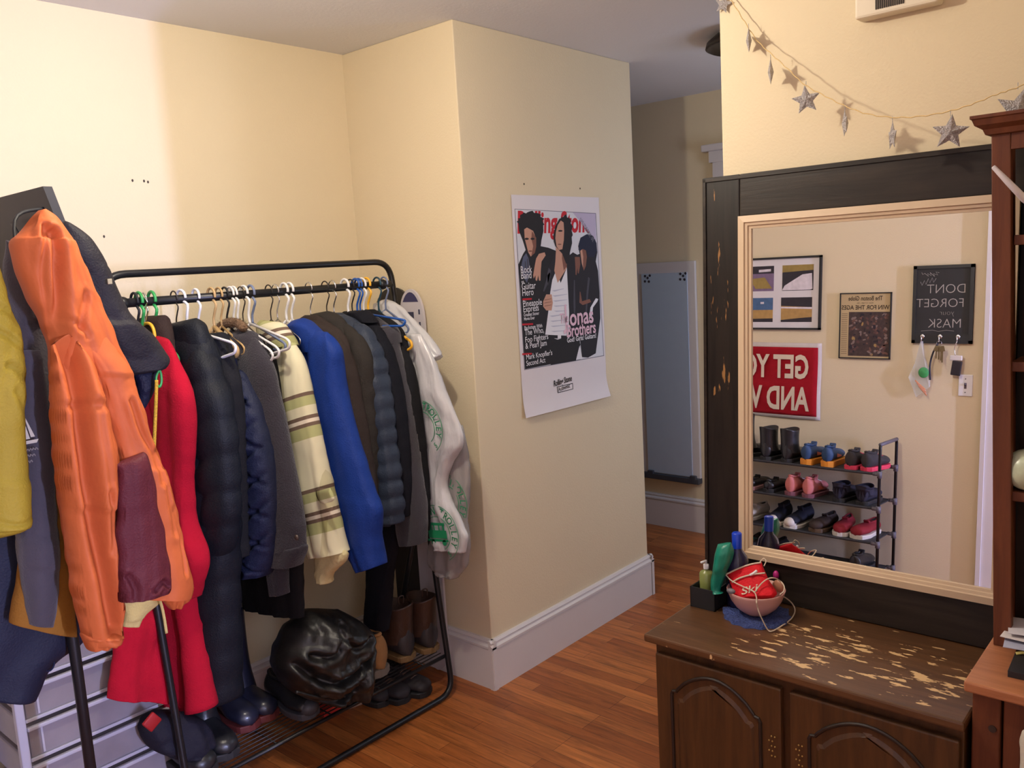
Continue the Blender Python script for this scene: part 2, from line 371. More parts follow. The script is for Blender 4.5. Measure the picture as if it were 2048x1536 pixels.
# door casing on the left wall, seen in the mirror
mb = MB(); mb.box((XL, 0.985, 0), (XL+0.02, 1.108, 2.12)); mb.box((XL+0.02, 1.085, 0), (XL+0.03, 1.108, 2.12)); mb.box((XL, -0.1, 2.12), (XL+0.025, 1.14, 2.24)); mb.box((XL, -0.1, 0), (XL+0.02, 0.02, 2.12))
struct('trim_1', mb, M['trim'])
mb = MB(); mb.box((XL, 0.02, 0.01), (XL+0.012, 0.985, 2.12)); 
for z0, z1 in ((0.2, 0.95), (1.1, 1.95)): mb.box((XL+0.012, 0.14, z0), (XL+0.02, 0.86, z1), 0.004)
struct('door_1', mb, M['trim'])
# hall door casing with a cap moulding
mb = MB(); mb.box((XF-0.022, 2.17, 0), (XF, 2.382, 2.20)); mb.box((XF-0.03, 1.0, 2.20), (XF, 2.40, 2.262)); mb.box((XF-0.055, 0.98, 2.262), (XF, 2.437, 2.30), 0.006)
struct('trim_2', mb, M['trim'])
mb = MB(); mb.box((0.900, -0.035, 0), (0.915, 0.075, H)); struct('light_blocker_edge', mb, M['trim'])  # end strip of the unseen wall added to cut off the daylight
# window far behind, daylight comes through here
mb = MB(); mb.box((-0.35, -4.1, 0.8), (0.6, -4.06, 0.9)); mb.box((-0.35, -4.1, 2.1), (0.6, -4.06, 2.2)); mb.box((-0.35, -4.1, 0.8), (-0.27, -4.06, 2.2)); mb.box((0.52, -4.1, 0.8), (0.6, -4.06, 2.2)); mb.box((-0.3, -4.095, 1.46), (0.55, -4.07, 1.5))
struct('window_1', mb, M['trim'])
# small marks left on the walls
def marks(name, pts, fn, lab):
    mb = MB()
    for (q, r) in pts:
        p = fn(q); mb.sphere(p, (r, r, r*1.4), 5)
    return tag(mb.build(name, mat('nail_hole_dark', (0.06, 0.05, 0.04), 0.8, var=0.1)), lab, 'nail hole')
k = 0
for q in ((265, 361), (288, 362), (296, 364), (208, 473)):
    k += 1; marks('nail_hole', [(q, 0.0035)], lambda q: ony(q, YB-0.0005), ['leftmost of the three nail holes high on the back wall', 'middle nail hole of the three high on the back wall', 'rightmost of the three nail holes high on the back wall', 'lone nail hole low on the bright back wall'][k-1])
for q, l in (((1048, 368), 'nail hole above the left top corner of the magazine poster'), ((1160, 377), 'nail hole above the right top corner of the magazine poster')):
    marks('nail_hole', [(q, 0.003)], lambda q: ony(q, YP-0.0005), l)
# ------------------------------------------------------------------ hall ceiling light
c = Vector((3.52, 1.63, H)); t = thing('ceiling_light', 'dark bronze hall ceiling light with white frosted bulb', 'light', c)
mb = MB(); mb.lathe([(0.001, 0), (0.17, 0), (0.21, -0.03), (0.215, -0.05), (0.205, -0.055), (0.19, -0.035), (0.001, -0.03)], c, 40); mb.build('rim', mat('bronze', (0.05, 0.04, 0.035), 0.4, 0.7, var=0.2), t, True)
mb = MB(); mb.lathe([(0.001, -0.032), (0.11, -0.034), (0.145, -0.06), (0.13, -0.1), (0.07, -0.13), (0.001, -0.137)], c, 32); mb.build('glass_shade', mat('frosted_glass', (0.82, 0.76, 0.74), 0.4, var=0.05), t, True)
# ------------------------------------------------------------------ hall wall mirror (tall, frameless, in a painted board)
t = thing('wall_mirror', 'tall narrow mirror on white board at the end of the hall', 'mirror', (XF-0.02, 2.7, 0.318))
mb = MB(); mb.box((XF-0.024, 2.512, 0.34), (XF-0.002, 2.93, 1.655), 0.003); mb.build('backing_board', M['trim'], t)
a = onx((1287, 549), XF-0.03); b = onx((1373, 957), XF-0.03)
mb = MB(); mb.box((XF-0.03, 2.562, 0.350), (XF-0.0245, 2.875, 1.590)); mb.build('glass', mat('mirror_glass_blue', (0.66, 0.80, 1.0), 0.30, 0.35, var=0.03), t)
mb = MB(); mb.box((XF-0.05, 2.51, 0.31), (XF-0.001, 2.95, 0.345), 0.004)
for y in (2.55, 2.85): mb.box((XF-0.05, y-0.02, 0.34), (XF-0.03, y+0.02, 0.362), 0.003)
mb.build('bottom_rail', mat('grey_rail', srgb(66, 68, 76), 0.5, var=0.08), t)
for y, z in ((2.83, 1.565), (2.585, 1.57)):
    mb = MB()
    for dy, dz in ((0, 0), (0.018, 0.012), (-0.016, 0.014), (0.02, -0.02), (-0.008, -0.022)): mb.sphere((XF-0.031, y+dy, z+dz), (0.002, 0.008, 0.008), 6)
    mb.build('corner_decoration', mat('decal_dark', (0.03, 0.03, 0.05), 0.6, var=0.1), t)
# ------------------------------------------------------------------ big mirror leaning on the right wall
TH = math.radians(2.26); XB = 2.087; MN = Vector((-math.cos(TH), 0, math.sin(TH))); MU = Vector((math.sin(TH), 0, math.cos(TH)))
ZT = 0.762
FM = Frame((XB, 0, ZT), (0, -1, 0), MU)      # u = -y, v = up the mirror, outward normal faces the room
assert FM.n.dot(MN) > 0.99
def mq(q): p = onp(q, FM.o, MN)-FM.o; return p.dot(FM.x), p.dot(FM.y)
uTL, vTL = mq((1404, 357)); u1, v1 = mq((1479, 433)); g0, gv1 = mq((1503, 452)); _, gv0 = mq((1502, 1096)); _, v0 = mq((1490, 1113)); g1, _ = mq((1982, 1178)); u2 = g1+0.034; uR = -0.30
t = thing('leaning_mirror', 'large mirror in black wooden frame leaning on cabinet top', 'mirror', FM.at((uTL+uR)/2, 0))
for nm, (a, b, c_, d), mt in (('frame_stile', (uTL, 0, u1, vTL), M['frame_wood']), ('frame_rail', (u1, v1, uR, vTL), M['frame_wood_h']), ('frame_rail', (u1, 0, uR, v0), M['frame_wood_h']), ('frame_stile', (u2, v0, uR, v1), M['frame_wood'])):
    mb = MB(); FM.slab(mb, a, b, c_, d, -0.034, 0.0); o = mb.build(nm, mt, t)
    bv = o.modifiers.new('b', 'BEVEL'); bv.width = 0.003; bv.segments = 2
mb = MB(); FM.slab(mb, uTL+0.004, vTL-0.012, uR, vTL-0.004, 0.0, 0.004); FM.slab(mb, uTL+0.004, 0.01, uTL+0.012, vTL-0.004, 0, 0.004); mb.build('edge_bead', M['frame_wood_h'], t)
tp = mat('cream_trim_wood', srgb(206, 182, 152), 0.45, var=0.05, vscale=8)
def ringm(nm, o_, i_, d0, d1, mt):
    (a, b, c_, d), (e, f_, g_, h_) = o_, i_
    V = [FM.at(*p, d0) for p in ((a, b), (c_, b), (c_, d), (a, d))]+[FM.at(*p, d1) for p in ((e, f_), (g_, f_), (g_, h_), (e, h_))]
    mk(nm, V, [(i, (i+1) % 4, 4+(i+1) % 4, 4+i) for i in range(4)], mt, t, False)
w1 = (g0-u1)
A = (u1, v0, u2, v1); 
def ins(A, d): return (A[0]+d, A[1]+d, A[2]-d, A[3]-d)
mb = MB()
tw = min(w1, 0.034)
prof = [(0, 0.0), (0, 0.010), (tw*0.5, 0.012), (tw*0.55, 0.008), (tw*0.75, 0.007), (tw*0.8, 0.003), (tw, 0.002), (tw, -0.004)]
V = []; F = []
for d, z in prof:
    a, b, c_, e = ins(A, d); V += [FM.at(*p, z) for p in ((a, b), (c_, b), (c_, e), (a, e))]
for i in range(len(prof)-1):
    for j in range(4): F.append((i*4+j, i*4+(j+1) % 4, i*4+4+(j+1) % 4, i*4+4+j))
mb.add(V, F); mb.build('inner_moulding', tp, t)
mb = MB(); FM.slab(mb, u1+0.01, v0+0.01, u2-0.01, v1-0.01, -0.006, -0.003); o = mb.build('glass', mat('mirror_glass', (0.90, 0.90, 0.88), 0.0, 1.0), t)
print('mirror', uTL, vTL, u1, v1, g0, gv1, gv0, v0, g1)
# ------------------------------------------------------------------ cabinet under the mirror
XC = 1.727; YC1 = 1.131; YC0 = 0.397
t = thing('cabinet', 'low walnut cabinet with worn top and two arched-panel doors', 'cabinet', ((XC+XM)/2, (YC0+YC1)/2, 0))
mb = MB(); mb.box((XC+0.025, YC0+0.005, 0.0), (XM-0.005, YC1-0.02, 0.735), 0.003); mb.build('body', M['cab'], t)
mb = MB(); mb.box((XC, YC0, 0.740), (XM-0.002, YC1, 0.7605), 0.005); mb.build('cabinet_top', M['cab_top'], t)
mb = MB(); mb.box((XC+0.020, YC0+0.004, 0.731), (XM-0.01, YC1-0.014, 0.740), 0.002); mb.build('top_moulding', M['cab_groove'], t)
def door(y1, y0, side):
    X = XC+0.025
    mb = MB(); mb.box((X-0.018, y0, 0.06), (X, y1, 0.715), 0.004); d = mb.build('door', M['cab'], t)
    a, b = y1-0.045, y0+0.05; w_ = a-b; zs = 0.628; za = 0.690; pts = [(a, 0.12), (a, zs-0.008), (a-0.004, zs), (a-0.014, zs+0.002), (a-0.018, zs+0.008)]
    for i in range(13):
        s_ = i/12; pts.append((a-0.018-(w_-0.036)*s_, zs+0.008+(za-zs-0.008)*math.sin(PI*s_)**0.8))
    pts += [(b+0.018, zs+0.008), (b+0.014, zs+0.002), (b+0.004, zs), (b, zs-0.008), (b, 0.12)]
    mb = MB(); mb.tube([(X-0.0185, y, z) for y, z in pts]+[(X-0.0185, a, 0.12)], 0.0045, 8, closed=False); mb.build('panel_groove', M['cab_groove'], d)
    k = 0.022; ins_ = [(y+(k if y < (a+b)/2-0.001 else -k if y > (a+b)/2+0.001 else 0), z-(k if z > 0.2 else -k)) for y, z in pts]
    V = [(X-0.0225, y, z) for y, z in ins_]+[(X-0.017, y*1+(0.008 if y > (a+b)/2 else -0.008), z+(0.008 if z > 0.2 else -0.008)) for y, z in ins_]
    n = len(ins_); mk('raised_panel', V, [tuple(range(n))]+[(i, (i+1) % n, n+(i+1) % n, n+i) for i in range(n)], M['cab'], d, False)
    mb = MB()
    yh = (y0+0.022) if side > 0 else (y1-0.022)
    for i in range(5):
        for s_ in (-0.004, 0.004): mb.sphere((X-0.019, yh+s_+(0.003 if i % 2 else -0.003), 0.595-i*0.012), 0.002, 6)
    mb.build('handle_studs', M['brass'], d)
door(YC1-0.028, 0.775, 1); door(0.755, YC0+0.01, -1)
# ------------------------------------------------------------------ bookcase (hutch on a deeper base)
ZD = 0.84; XD = 1.744; YD = 0.404; XH = 1.943; YH = 0.394; BK = 2.068
t = thing('bookcase', 'reddish brown wooden bookcase with deeper base right of the mirror', 'bookcase', ((XD+BK)/2, 0.1, 0))
mb = MB(); mb.box((XD, -0.10+0.08, ZD-0.022), (BK, YD, ZD), 0.004); mb.build('base_top', M['cherry_top'], t)
mb = MB(); mb.box((XD+0.018, YD-0.062, 0), (XD+0.05, YD-0.012, ZD-0.022), 0.003); lg = mb.build('base_stile', M['cherry'], t)
p = onx((1985, 1458), XD+0.017); mb = MB(); mb.lathe([(0.0001, -0.002), (0.007, -0.002), (0.0075, 0)], p, 16, 'x'); mb.build('screw_cap', mat('screw_cap_dark', (0.03, 0.018, 0.014), 0.5, var=0.1), lg)
mb = MB(); mb.box((XD+0.05, YD-0.034, 0), (BK, YD-0.014, ZD-0.022)); mb.box((XD+0.045, -0.02, 0), (XD+0.065, YD-0.05, 0.12)); mb.build('base_side', M['cherry'], t)
mb = MB(); mb.box((XD+0.022, 0.0, 0.10), (XD+0.04, YD-0.066, ZD-0.03), 0.003); mb.build('base_door', M['cherry'], t)
def tilt(o):
    oz = wloc(o).z
    for v in o.data.vertices: v.co.y += (v.co.z+oz-ZD)*0.0218
    return o
mb = MB(); mb.box((XH, YH-0.034, ZD), (XH+0.02, YH, 1.90), 0.002); tilt(mb.build('hutch_stile', M['cherry'], t))
mb = MB(); mb.box((XH+0.02, YH-0.018, ZD), (BK, YH, 1.90)); tilt(mb.build('side_panel', M['cherry'], t))
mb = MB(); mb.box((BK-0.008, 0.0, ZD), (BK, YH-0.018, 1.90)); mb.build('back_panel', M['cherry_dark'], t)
mb = MB(); mb.box((XH, 0.07, 1.865), (XH+0.02, YH-0.012, 1.90)); mb.build('top_rail', M['cherry'], t)
SH = []
for q in ((2030, 470), (2030, 724), (2030, 984)):
    z = onx(q, XH+0.012).z; SH.append(z); mb = MB(); mb.box((XH+0.012, 0.07, z-0.02), (BK-0.008, YH-0.018, z), 0.002); mb.build('shelf', M['cherry'], t)
V = []; prof = [(0, 1.895), (0.008, 1.897), (0.012, 1.907), (0.024, 1.915), (0.028, 1.926), (0.031, 1.928), (0.031, 1.934), (0, 1.934)]
mb = MB()
for d, z in prof: V += [(XH-d, 0.07, z), (XH-d, YH+0.024+d, z), (BK, YH+0.024+d, z)]
n = len(prof); mb.add(V, [(i*3+j, i*3+j+1, i*3+4+j, i*3+3+j) for i in range(n-1) for j in (0, 1)]+[tuple(i*3 for i in range(n)), tuple(i*3+2 for i in range(n))[::-1]])
mb.build('cornice', M['cherry'], t)
# ------------------------------------------------------------------ things in and on the bookcase
bk = [('book', 'thin dark blue book with purple spine on top bookcase shelf', (0.03, 0.04, 0.12)), ('book', 'magenta book leaning on the top bookcase shelf', (0.20, 0.02, 0.10)), ('book', 'grey paperback farthest right on top bookcase shelf', (0.12, 0.12, 0.16))]
for i, (n_, l, c_) in enumerate(bk):
    y1 = 0.355-i*0.03; R = Matrix.Rotation(math.radians((0, -6, 0)[i]), 3, 'X')
    mb = MB(); mb.box((XH+0.035, y1-0.022, SH[0]+0.002), (BK-0.012, y1, SH[0]+0.17-i*0.012), 0.002, R); b_ = mb.build(n_, mat('book_cover_%d' % i, c_, 0.5, var=0.3, vscale=60), None); tag(b_, l, 'book', 'books on the top bookcase shelf')
    mb = MB(); mb.box((XH+0.0345, y1-0.018, SH[0]+0.06), (XH+0.0352, y1-0.004, SH[0]+0.13-i*0.012)); mb.build('spine_label', mat('spine_label_%d' % i, [(0.25, 0.22, 0.4), (0.5, 0.3, 0.4), (0.3, 0.3, 0.35)][i], 0.5, var=0.2), b_)
mb = MB(); p = onx((2056, 905), XH+0.04); p.z = SH[2]+0.05; mb.sphere(p, 0.043, 14); o = mb.build('ball', mat('green_white_ball', (0.55, 0.62, 0.45), 0.3, var=0.6, vscale=25), None, True); tag(o, 'green and white round ornament on the third bookcase shelf', 'ornament')
o.location.z = SH[2]
# rolled paper sticking out of the top shelf
a = onx((1986, 333), XH-0.05); b = onx((2048, 397), XH-0.03); d = (b-a); mb = MB(); pts = [a+d*s_ for s_ in (0, 0.02, 0.5, 1, 1.6)]
pts[-1].x = XH+0.06
mb.tube(pts, [0.0032, 0.0042, 0.006, 0.007, 0.007], 14); o = mb.build('paper_roll', mat('pale_paper', (0.66, 0.62, 0.66), 0.7, var=0.05), None, True); tag(o, 'thin white paper roll sticking out of the top bookcase shelf', 'paper')
# envelopes and notebook on the base top
def sheet(nm, c, L, W, ang, z, th, mt, lab, cat, tilt=0.0):
    R = Matrix.Rotation(ang, 3, 'Z') @ Matrix.Rotation(tilt, 3, 'X'); mb = MB(); mb.box((c[0]-W/2, c[1]-L/2, z), (c[0]+W/2, c[1]+L/2, z+th), 0.0008, R); o = mb.build(nm, mt); tag(o, lab, cat); return o
p = onz((2013, 1340), ZD+0.012)
nb = sheet('notebook', (p.x+0.055, p.y-0.085), 0.17, 0.11, 0.05, ZD, 0.014, mat('notebook_cover', (0.015, 0.014, 0.018), 0.5, var=0.2), 'black covered notebook on the bookcase base top', 'notebook')
mb = MB(); mb.box((p.x+0.001, p.y-0.165, ZD+0.0025), (p.x+0.105, p.y-0.003, ZD+0.0115)); mb.build('pages', mat('page_edges', (0.62, 0.60, 0.55), 0.8, var=0.08), nb)
pm = [mat('envelope_a', (0.66, 0.64, 0.70), 0.7, var=0.06), mat('envelope_b', (0.42, 0.44, 0.58), 0.7, var=0.1), mat('envelope_c', (0.70, 0.66, 0.66), 0.7, var=0.06)]
for i, (q, an, mt, lab) in enumerate((((2000, 1292), 0.12, pm[1], 'bluish printed card, lowest in the small stack on the notebook'), ((2000, 1277), -0.05, pm[2], 'white folded letter in the middle of the stack on the notebook'), ((2007, 1262), 0.2, pm[0], 'white photo card topmost of the stack on the notebook'))):
    z = ZD+0.026+i*0.009; p = onz(q, z); e = sheet('envelope', (p.x+0.05, p.y-0.075), 0.15, 0.09, an, z, 0.002, mt, lab, 'paper')
    e['group'] = 'letters stacked on the notebook'
    mb = MB(); mb.box((p.x+0.02, p.y-0.11, z+0.0025), (p.x+0.06, p.y-0.05, z+0.0030)); mb.build('printed_photo', mat('printed_dark', (0.16, 0.16, 0.2), 0.6, var=0.5, vscale=120), e)
p = onz((2036, 1308), ZD+0.016); mb = MB(); mb.tube(smooth_pts([p+Vector((0, 0.004, 0)), p+Vector((0.004, -0.01, 0.004)), p+Vector((0.0, -0.03, 0.003)), p+Vector((0.01, -0.05, 0.002))], 12), 0.0035, 8); o = mb.build('highlighter', mat('pale_yellow', (0.75, 0.68, 0.2), 0.4, var=0.1), None, True); tag(o, 'small pale yellow marker lying on the black notebook', 'marker')
# cream cloth hanging at the lower right
o = strip('hanging_cloth', ('x', XD-0.02), [(2044, 1462, 2090, 1440), (2040, 1500, 2095, 1500), (2038, 1560, 2100, 1560), (2036, 1640, 2100, 1640)], 0.02, cloth('cream_cloth', (0.62, 0.58, 0.48)), folds=((0.003, 6, 2),), rings=24, segs=24); tag(o, 'cream cloth hanging at the front of the bookcase base', 'cloth')
# ------------------------------------------------------------------ door chime box on the wall
t = thing('door_chime', 'off white plastic chime box with slotted grille high on wall', 'chime', (XM, 0.66, 2.226))
a = onx((1709, 40), XM-0.045); b = onx((1880, 0), XM-0.045)
mb = MB(); mb.box((XM-0.045, 0.565, a.z+0.0), (XM, a.y, a.z+0.17), 0.006); hs = mb.build('housing', mat('aged_plastic', srgb(226, 214, 192), 0.45, var=0.03), t)
mb = MB()
for i in range(14):
    y = onx((1752+i*4.2, 25), XM-0.046).y; mb.box((XM-0.047, y-0.0012, a.z+0.012), (XM-0.044, y+0.0012, a.z+0.035))
mb.build('grille_slots', mat('slot_dark', (0.03, 0.025, 0.02), 0.8, var=0.1), hs)
# ------------------------------------------------------------------ star garland
def cordp(q):
    d = ray(q); k_, xa, ya = 0.27, 2.162, 1.1; s_ = (xa-k_*ya)/(d.x-k_*d.y); return O+d*s_
cp = [cordp(q) for q in ((1440, -30), (1467, 8), (1490, 45), (1515, 82), (1547, 112), (1580, 142), (1610, 170), (1650, 192), (1690, 212), (1735, 228), (1790, 235), (1845, 232), (1900, 222), (1945, 208), (1990, 190), (2020, 180), (2060, 165))]
t = thing('star_garland', 'string of silver wire stars hanging across the right wall', 'garland', cp[8])
mb = MB(); sp = smooth_pts(cp, 90); tw = []
for i, p in enumerate(sp): tw.append(p+Vector((0, 0.0012*math.cos(i*1.9), 0.0012*math.sin(i*1.9))))
mb.tube(tw, 0.0012, 6); mb.build('cord', mat('gold_cord', srgb(205, 175, 120), 0.5, 0.3, var=0.3, vscale=300), t, True)
stm = mat('silver_mesh', (0.52, 0.49, 0.50), 0.45, 0.55, var=0.45, vscale=260, bump=0.8, bscale=300)
def star(top, size, spin, lean, nm='star', parent=t):
    """five puffed points hanging from its top tip; spin about the vertical"""
    V = []; F = []; R = Matrix.Rotation(spin, 3, 'Z') @ Matrix.Rotation(lean, 3, 'X')
    for i in range(10):
        a = PI/2+i*PI/5; r = size*(0.5 if i % 2 == 0 else 0.225); V.append(Vector((0, math.cos(a)*r, math.sin(a)*r)))
    V += [Vector((size*0.11, 0, 0)), Vector((-size*0.11, 0, 0))]
    for i in range(10): F.append((i, (i+1) % 10, 10)); F.append(((i+1) % 10, i, 11))
    c = Vector((0, 0, -size*0.5-0.008)); V = [Vector(top)+c+R@v for v in V]
    o = mk(nm, V, F, stm, parent, False)
    sb = o.modifiers.new('s', 'SUBSURF'); sb.subdivision_type = 'SIMPLE'; sb.levels = sb.render_levels = 2
    mb = MB(); mb.tube([Vector(top)+Vector((0, 0, 0.001)), Vector(top)+Vector((0, 0, -0.012))], 0.0008, 5); mb.build('loop', stm, o)
for q, sz, spn, ln in (((1446, -18), 0.05, 0.1, 0.3), ((1497, 48), 0.066, -1.15, 0.25), ((1541, 110), 0.066, -1.2, 0.35), ((1612, 163), 0.070, 0.35, -0.1), ((1690, 210), 0.066, -1.1, -0.1), ((1785, 234), 0.066, -1.0, 0.05), ((1901, 220), 0.074, 0.3, 0.1), ((2036, 166), 0.085, 0.35, 0.3)):
    star(cordp(q), sz, spn, ln)
# ================================================================== poster on the pillar
FP = Frame((0, YP-0.003, 0), (1, 0, 0), (0, 0, 1), warp=None)
ptl, ptr, pbr, pbl = [ony(q, YP-0.003) for q in ((1024, 387), (1195, 397), (1217, 800), (1045, 826))]
L0, R0, T0, B0 = (ptl.x+pbl.x)/2, (ptr.x+pbr.x)/2, (ptl.z+ptr.z)/2, (pbl.z+pbr.z)/2; PW = R0-L0; PH = T0-B0
def warp(u, v):
    s_ = (v-B0)/PH; e = max(0, 0.13-s_)/0.13; return 0.022*e*e*(0.55+0.45*(u-L0)/PW)+0.002*math.sin(5*u)*(e > 0)
FP.warp = warp
def pp(a, b): return L0+a*PW, B0+b*PH
t = thing('magazine_poster', 'white magazine cover poster of three dark-clothed young men on pillar wall', 'poster', (L0+PW/2, YP, B0))
V = []; F = []; nx_, ny_ = 14, 40
for d in (0.0, -0.0012):
    for j in range(ny_+1):
        for i in range(nx_+1): V.append(FP.at(*pp(i/nx_, j/ny_), d))
K = (nx_+1)*(ny_+1)
for j in range(ny_):
    for i in range(nx_):
        a = j*(nx_+1)+i; F.append((a, a+1, a+nx_+2, a+nx_+1)); F.append((K+a+nx_+1, K+a+nx_+2, K+a+1, K+a))
pm_ = mat('poster_paper', srgb(222, 214, 216), 0.45, var=0.02, vscale=5)
mk('sheet', V, F, pm_, t, True)
ink = flat('ink_black', (0.012, 0.011, 0.014)); skin = flat('ink_skin', srgb(196, 148, 126)); skin2 = flat('ink_skin_shade', srgb(128, 84, 70)); inkred = flat('ink_red', srgb(190, 30, 45)); white = flat('ink_white', srgb(228, 226, 230)); inkd = flat('ink_dark_cloth', srgb(32, 30, 38)); blue_ = flat('ink_blue_black', srgb(26, 32, 56)); pink = flat('ink_pink', srgb(228, 190, 205)); coverw = flat('cover_white', srgb(214, 214, 220)); grey_ = flat('ink_grey', srgb(120, 118, 130))
# the printed picture: measured in the crop of the cover (0..915 x 0..1536) and turned into sheet coordinates
def pc(x, y):
    # cover corners in the crop: (162,157) (690,186) (742,1115) (226,1207)
    px_ = 980+x/3.268; py_ = 370+y/3.268; p = ony((px_, py_), YP-0.003); return p.x, p.z
pic = None
def pol(name, pts, mt, d, par=None):
    pts = [pc(*q) for q in pts]
    a = sum(pts[i][0]*pts[(i+1) % len(pts)][1]-pts[(i+1) % len(pts)][0]*pts[i][1] for i in range(len(pts)))
    if a < 0: pts = pts[::-1]
    return FP.poly(name, pts, mt, par or t, d)
def blob(cx, cy, rx, ry, n=18, k=0.0, rot=0):
    out = []
    for i in range(n):
        a = 2*PI*i/n; r = 1+k*math.sin(5*a+cx)+k*0.6*math.sin(9*a); x, y = math.cos(a)*rx*r, math.sin(a)*ry*r
        out.append((cx+x*math.cos(rot)-y*math.sin(rot), cy+x*math.sin(rot)+y*math.cos(rot)))
    return out
pol('cover_border', [(160, 155), (692, 184), (745, 1117), (224, 1210)], grey_, 0.0003)
pic = pol('cover_picture', [(164, 159), (688, 188), (741, 1113), (228, 1205)], coverw, 0.0005)
def P_(n_, pts, mt, d): return pol(n_, pts, mt, d, t)
# masthead lettering
F2 = FP
def ptext(n_, s_, x, y, size, mt, d=0.0016, sx=0.72, bold=0.0, rot=-0.0, al='LEFT', shear=0.0):
    u, v = pc(x, y); return FP.text(n_, s_, u, v, size, mt, t, d, al, sx, bold, rot, shear)
ptext('masthead_lettering', 'Rolling Stone', 174, 312, 0.122, inkred, 0.0009, 0.78, 0.004, 0.0, shear=0.15)
P_('corner_banner', [(540, 180), (688, 188), (692, 365)], flat('banner_lilac', srgb(188, 176, 200)), 0.0011)
for i, (s_, x, y) in enumerate((('SPECIAL', 585, 240), ('GUITAR', 612, 285), ('ISSUE', 640, 330))): ptext('banner_lettering', s_, x-5, y-10, 0.026, grey_, 0.0014, 0.9, 0, -0.75)
# right young man
P_('right_figure', [(575, 400), (590, 345), (630, 322), (675, 330), (695, 380), (700, 440), (690, 500), (705, 560), (715, 700), (720, 870), (690, 1100), (640, 1128), (600, 1125), (575, 900), (560, 700), (540, 560), (560, 460), (585, 450)], inkd, 0.0010)
P_('right_hair', [(577, 425), (578, 385), (592, 345), (630, 322), (672, 332), (692, 375), (696, 430), (680, 470), (640, 470), (630, 430), (604, 418), (588, 430)], blue_, 0.00135)
P_('jacket_fold', [(640, 600), (652, 610), (640, 720), (630, 860), (622, 850), (630, 700)], flat('fold_grey', srgb(70, 68, 78)), 0.0011)
P_('hand_on_shoulder', [(552, 470), (585, 470), (588, 520), (578, 580), (572, 575), (570, 540), (563, 590), (557, 585), (556, 530)], skin2, 0.0017)
P_('right_face', [(588, 430), (604, 415), (625, 425), (632, 470), (625, 530), (612, 560), (600, 520), (592, 470)], skin2, 0.0012)
P_('right_face_light', [(588, 432), (600, 420), (608, 470), (606, 540), (598, 510)], skin, 0.0013)
P_('right_arm', [(576, 690), (590, 700), (600, 760), (650, 745), (660, 765), (605, 785), (578, 765)], skin2, 0.0013)
P_('paper_in_hand', [(645, 880), (655, 800), (690, 740), (706, 745), (700, 762), (672, 800), (664, 860)], white, 0.0014)
# left young man
P_('left_figure', [(188, 300), (184, 250), (200, 205), (250, 182), (310, 195), (345, 240), (348, 300), (335, 360), (330, 400), (380, 410), (430, 430), (440, 600), (420, 800), (400, 950), (400, 1170), (228, 1204), (212, 960), (198, 700), (184, 520), (215, 450), (232, 425), (212, 360)], ink, 0.0012)
P_('left_face', [(222, 290), (240, 278), (280, 300), (300, 350), (298, 400), (290, 445), (265, 468), (248, 440), (238, 400), (225, 350)], skin, 0.0014)
P_('left_face_shade', [(272, 300), (300, 345), (300, 405), (291, 445), (268, 465), (280, 400), (268, 350)], skin2, 0.0016)
for x, y in ((238, 352), (276, 352)): P_('eyes', blob(x, y, 14, 7, 8), ink, 0.0018)
P_('mouth', blob(262, 432, 13, 5, 8), skin2, 0.0018)
P_('scarf', [(215, 470), (235, 445), (250, 480), (262, 560), (240, 640), (215, 600), (200, 540)], flat('ink_scarf', srgb(86, 92, 116)), 0.0015)
P_('left_hand', [(300, 480), (318, 450), (355, 440), (362, 460), (335, 500), (330, 560), (328, 625), (318, 625), (314, 590), (305, 628), (296, 622), (295, 590), (284, 612), (280, 590), (290, 530)], skin, 0.0016)
# centre young man
P_('centre_jacket', [(430, 440), (470, 500), (540, 440), (575, 460), (585, 700), (580, 860), (590, 1140), (400, 1175), (370, 900), (360, 700), (370, 560)], inkd, 0.0015)
P_('centre_vest', [(405, 620), (430, 560), (460, 640), (500, 540), (508, 700), (515, 830), (512, 990), (440, 1010), (358, 985), (380, 820), (392, 700)], white, 0.0018)
for i in range(9): P_('vest_fold', [(402-i*4+(i*37)%30, 690+i*33), (480+(i*23)%24, 676+i*33+(i*17)%14), (480+(i*23)%24, 679+i*33+(i*17)%14), (420-i*4+(i*37)%30, 697+i*33)], flat('vest_fold_grey', srgb(190, 190, 204)), 0.00195)
P_('centre_neck', [(430, 400), (490, 400), (500, 510), (498, 545), (440, 640), (418, 560), (425, 500)], skin, 0.0019)
P_('neck_shade', [(470, 400), (495, 400), (500, 530), (480, 560), (468, 480)], skin2, 0.0020)
P_('centre_hair', [(412, 330), (425, 270), (450, 222), (490, 202), (518, 225), (528, 290), (534, 380), (520, 440), (515, 510), (495, 515), (470, 450), (425, 400), (415, 370)], ink, 0.0021)
P_('centre_face', [(440, 262), (460, 232), (478, 245), (482, 300), (480, 360), (470, 420), (448, 425), (432, 400), (424, 350), (428, 305)], skin, 0.0023)
P_('eyes', blob(457, 300, 15, 6, 8), ink, 0.0025); P_('mouth', blob(452, 388, 13, 4, 8), skin2, 0.0025)
P_('centre_hand', [(345, 760), (365, 715), (400, 715), (408, 770), (400, 820), (365, 820), (345, 795)], skin, 0.0023)
for i in range(3): P_('finger_line', [(352, 750+i*20), (398, 742+i*20), (398, 745+i*20), (352, 754+i*20)], skin2, 0.0024)
P_('belt', [(356, 978), (500, 985), (500, 1006), (358, 1000)], ink, 0.0020); P_('belt_buckle', [(440, 982), (462, 983), (462, 1003), (440, 1002)], white, 0.0022)
P_('trousers', [(358, 1000), (560, 1005), (590, 1040), (560, 1148), (395, 1175)], ink, 0.0017)
P_('gap', [(583, 1050), (602, 1136), (560, 1144)], white, 0.0019)
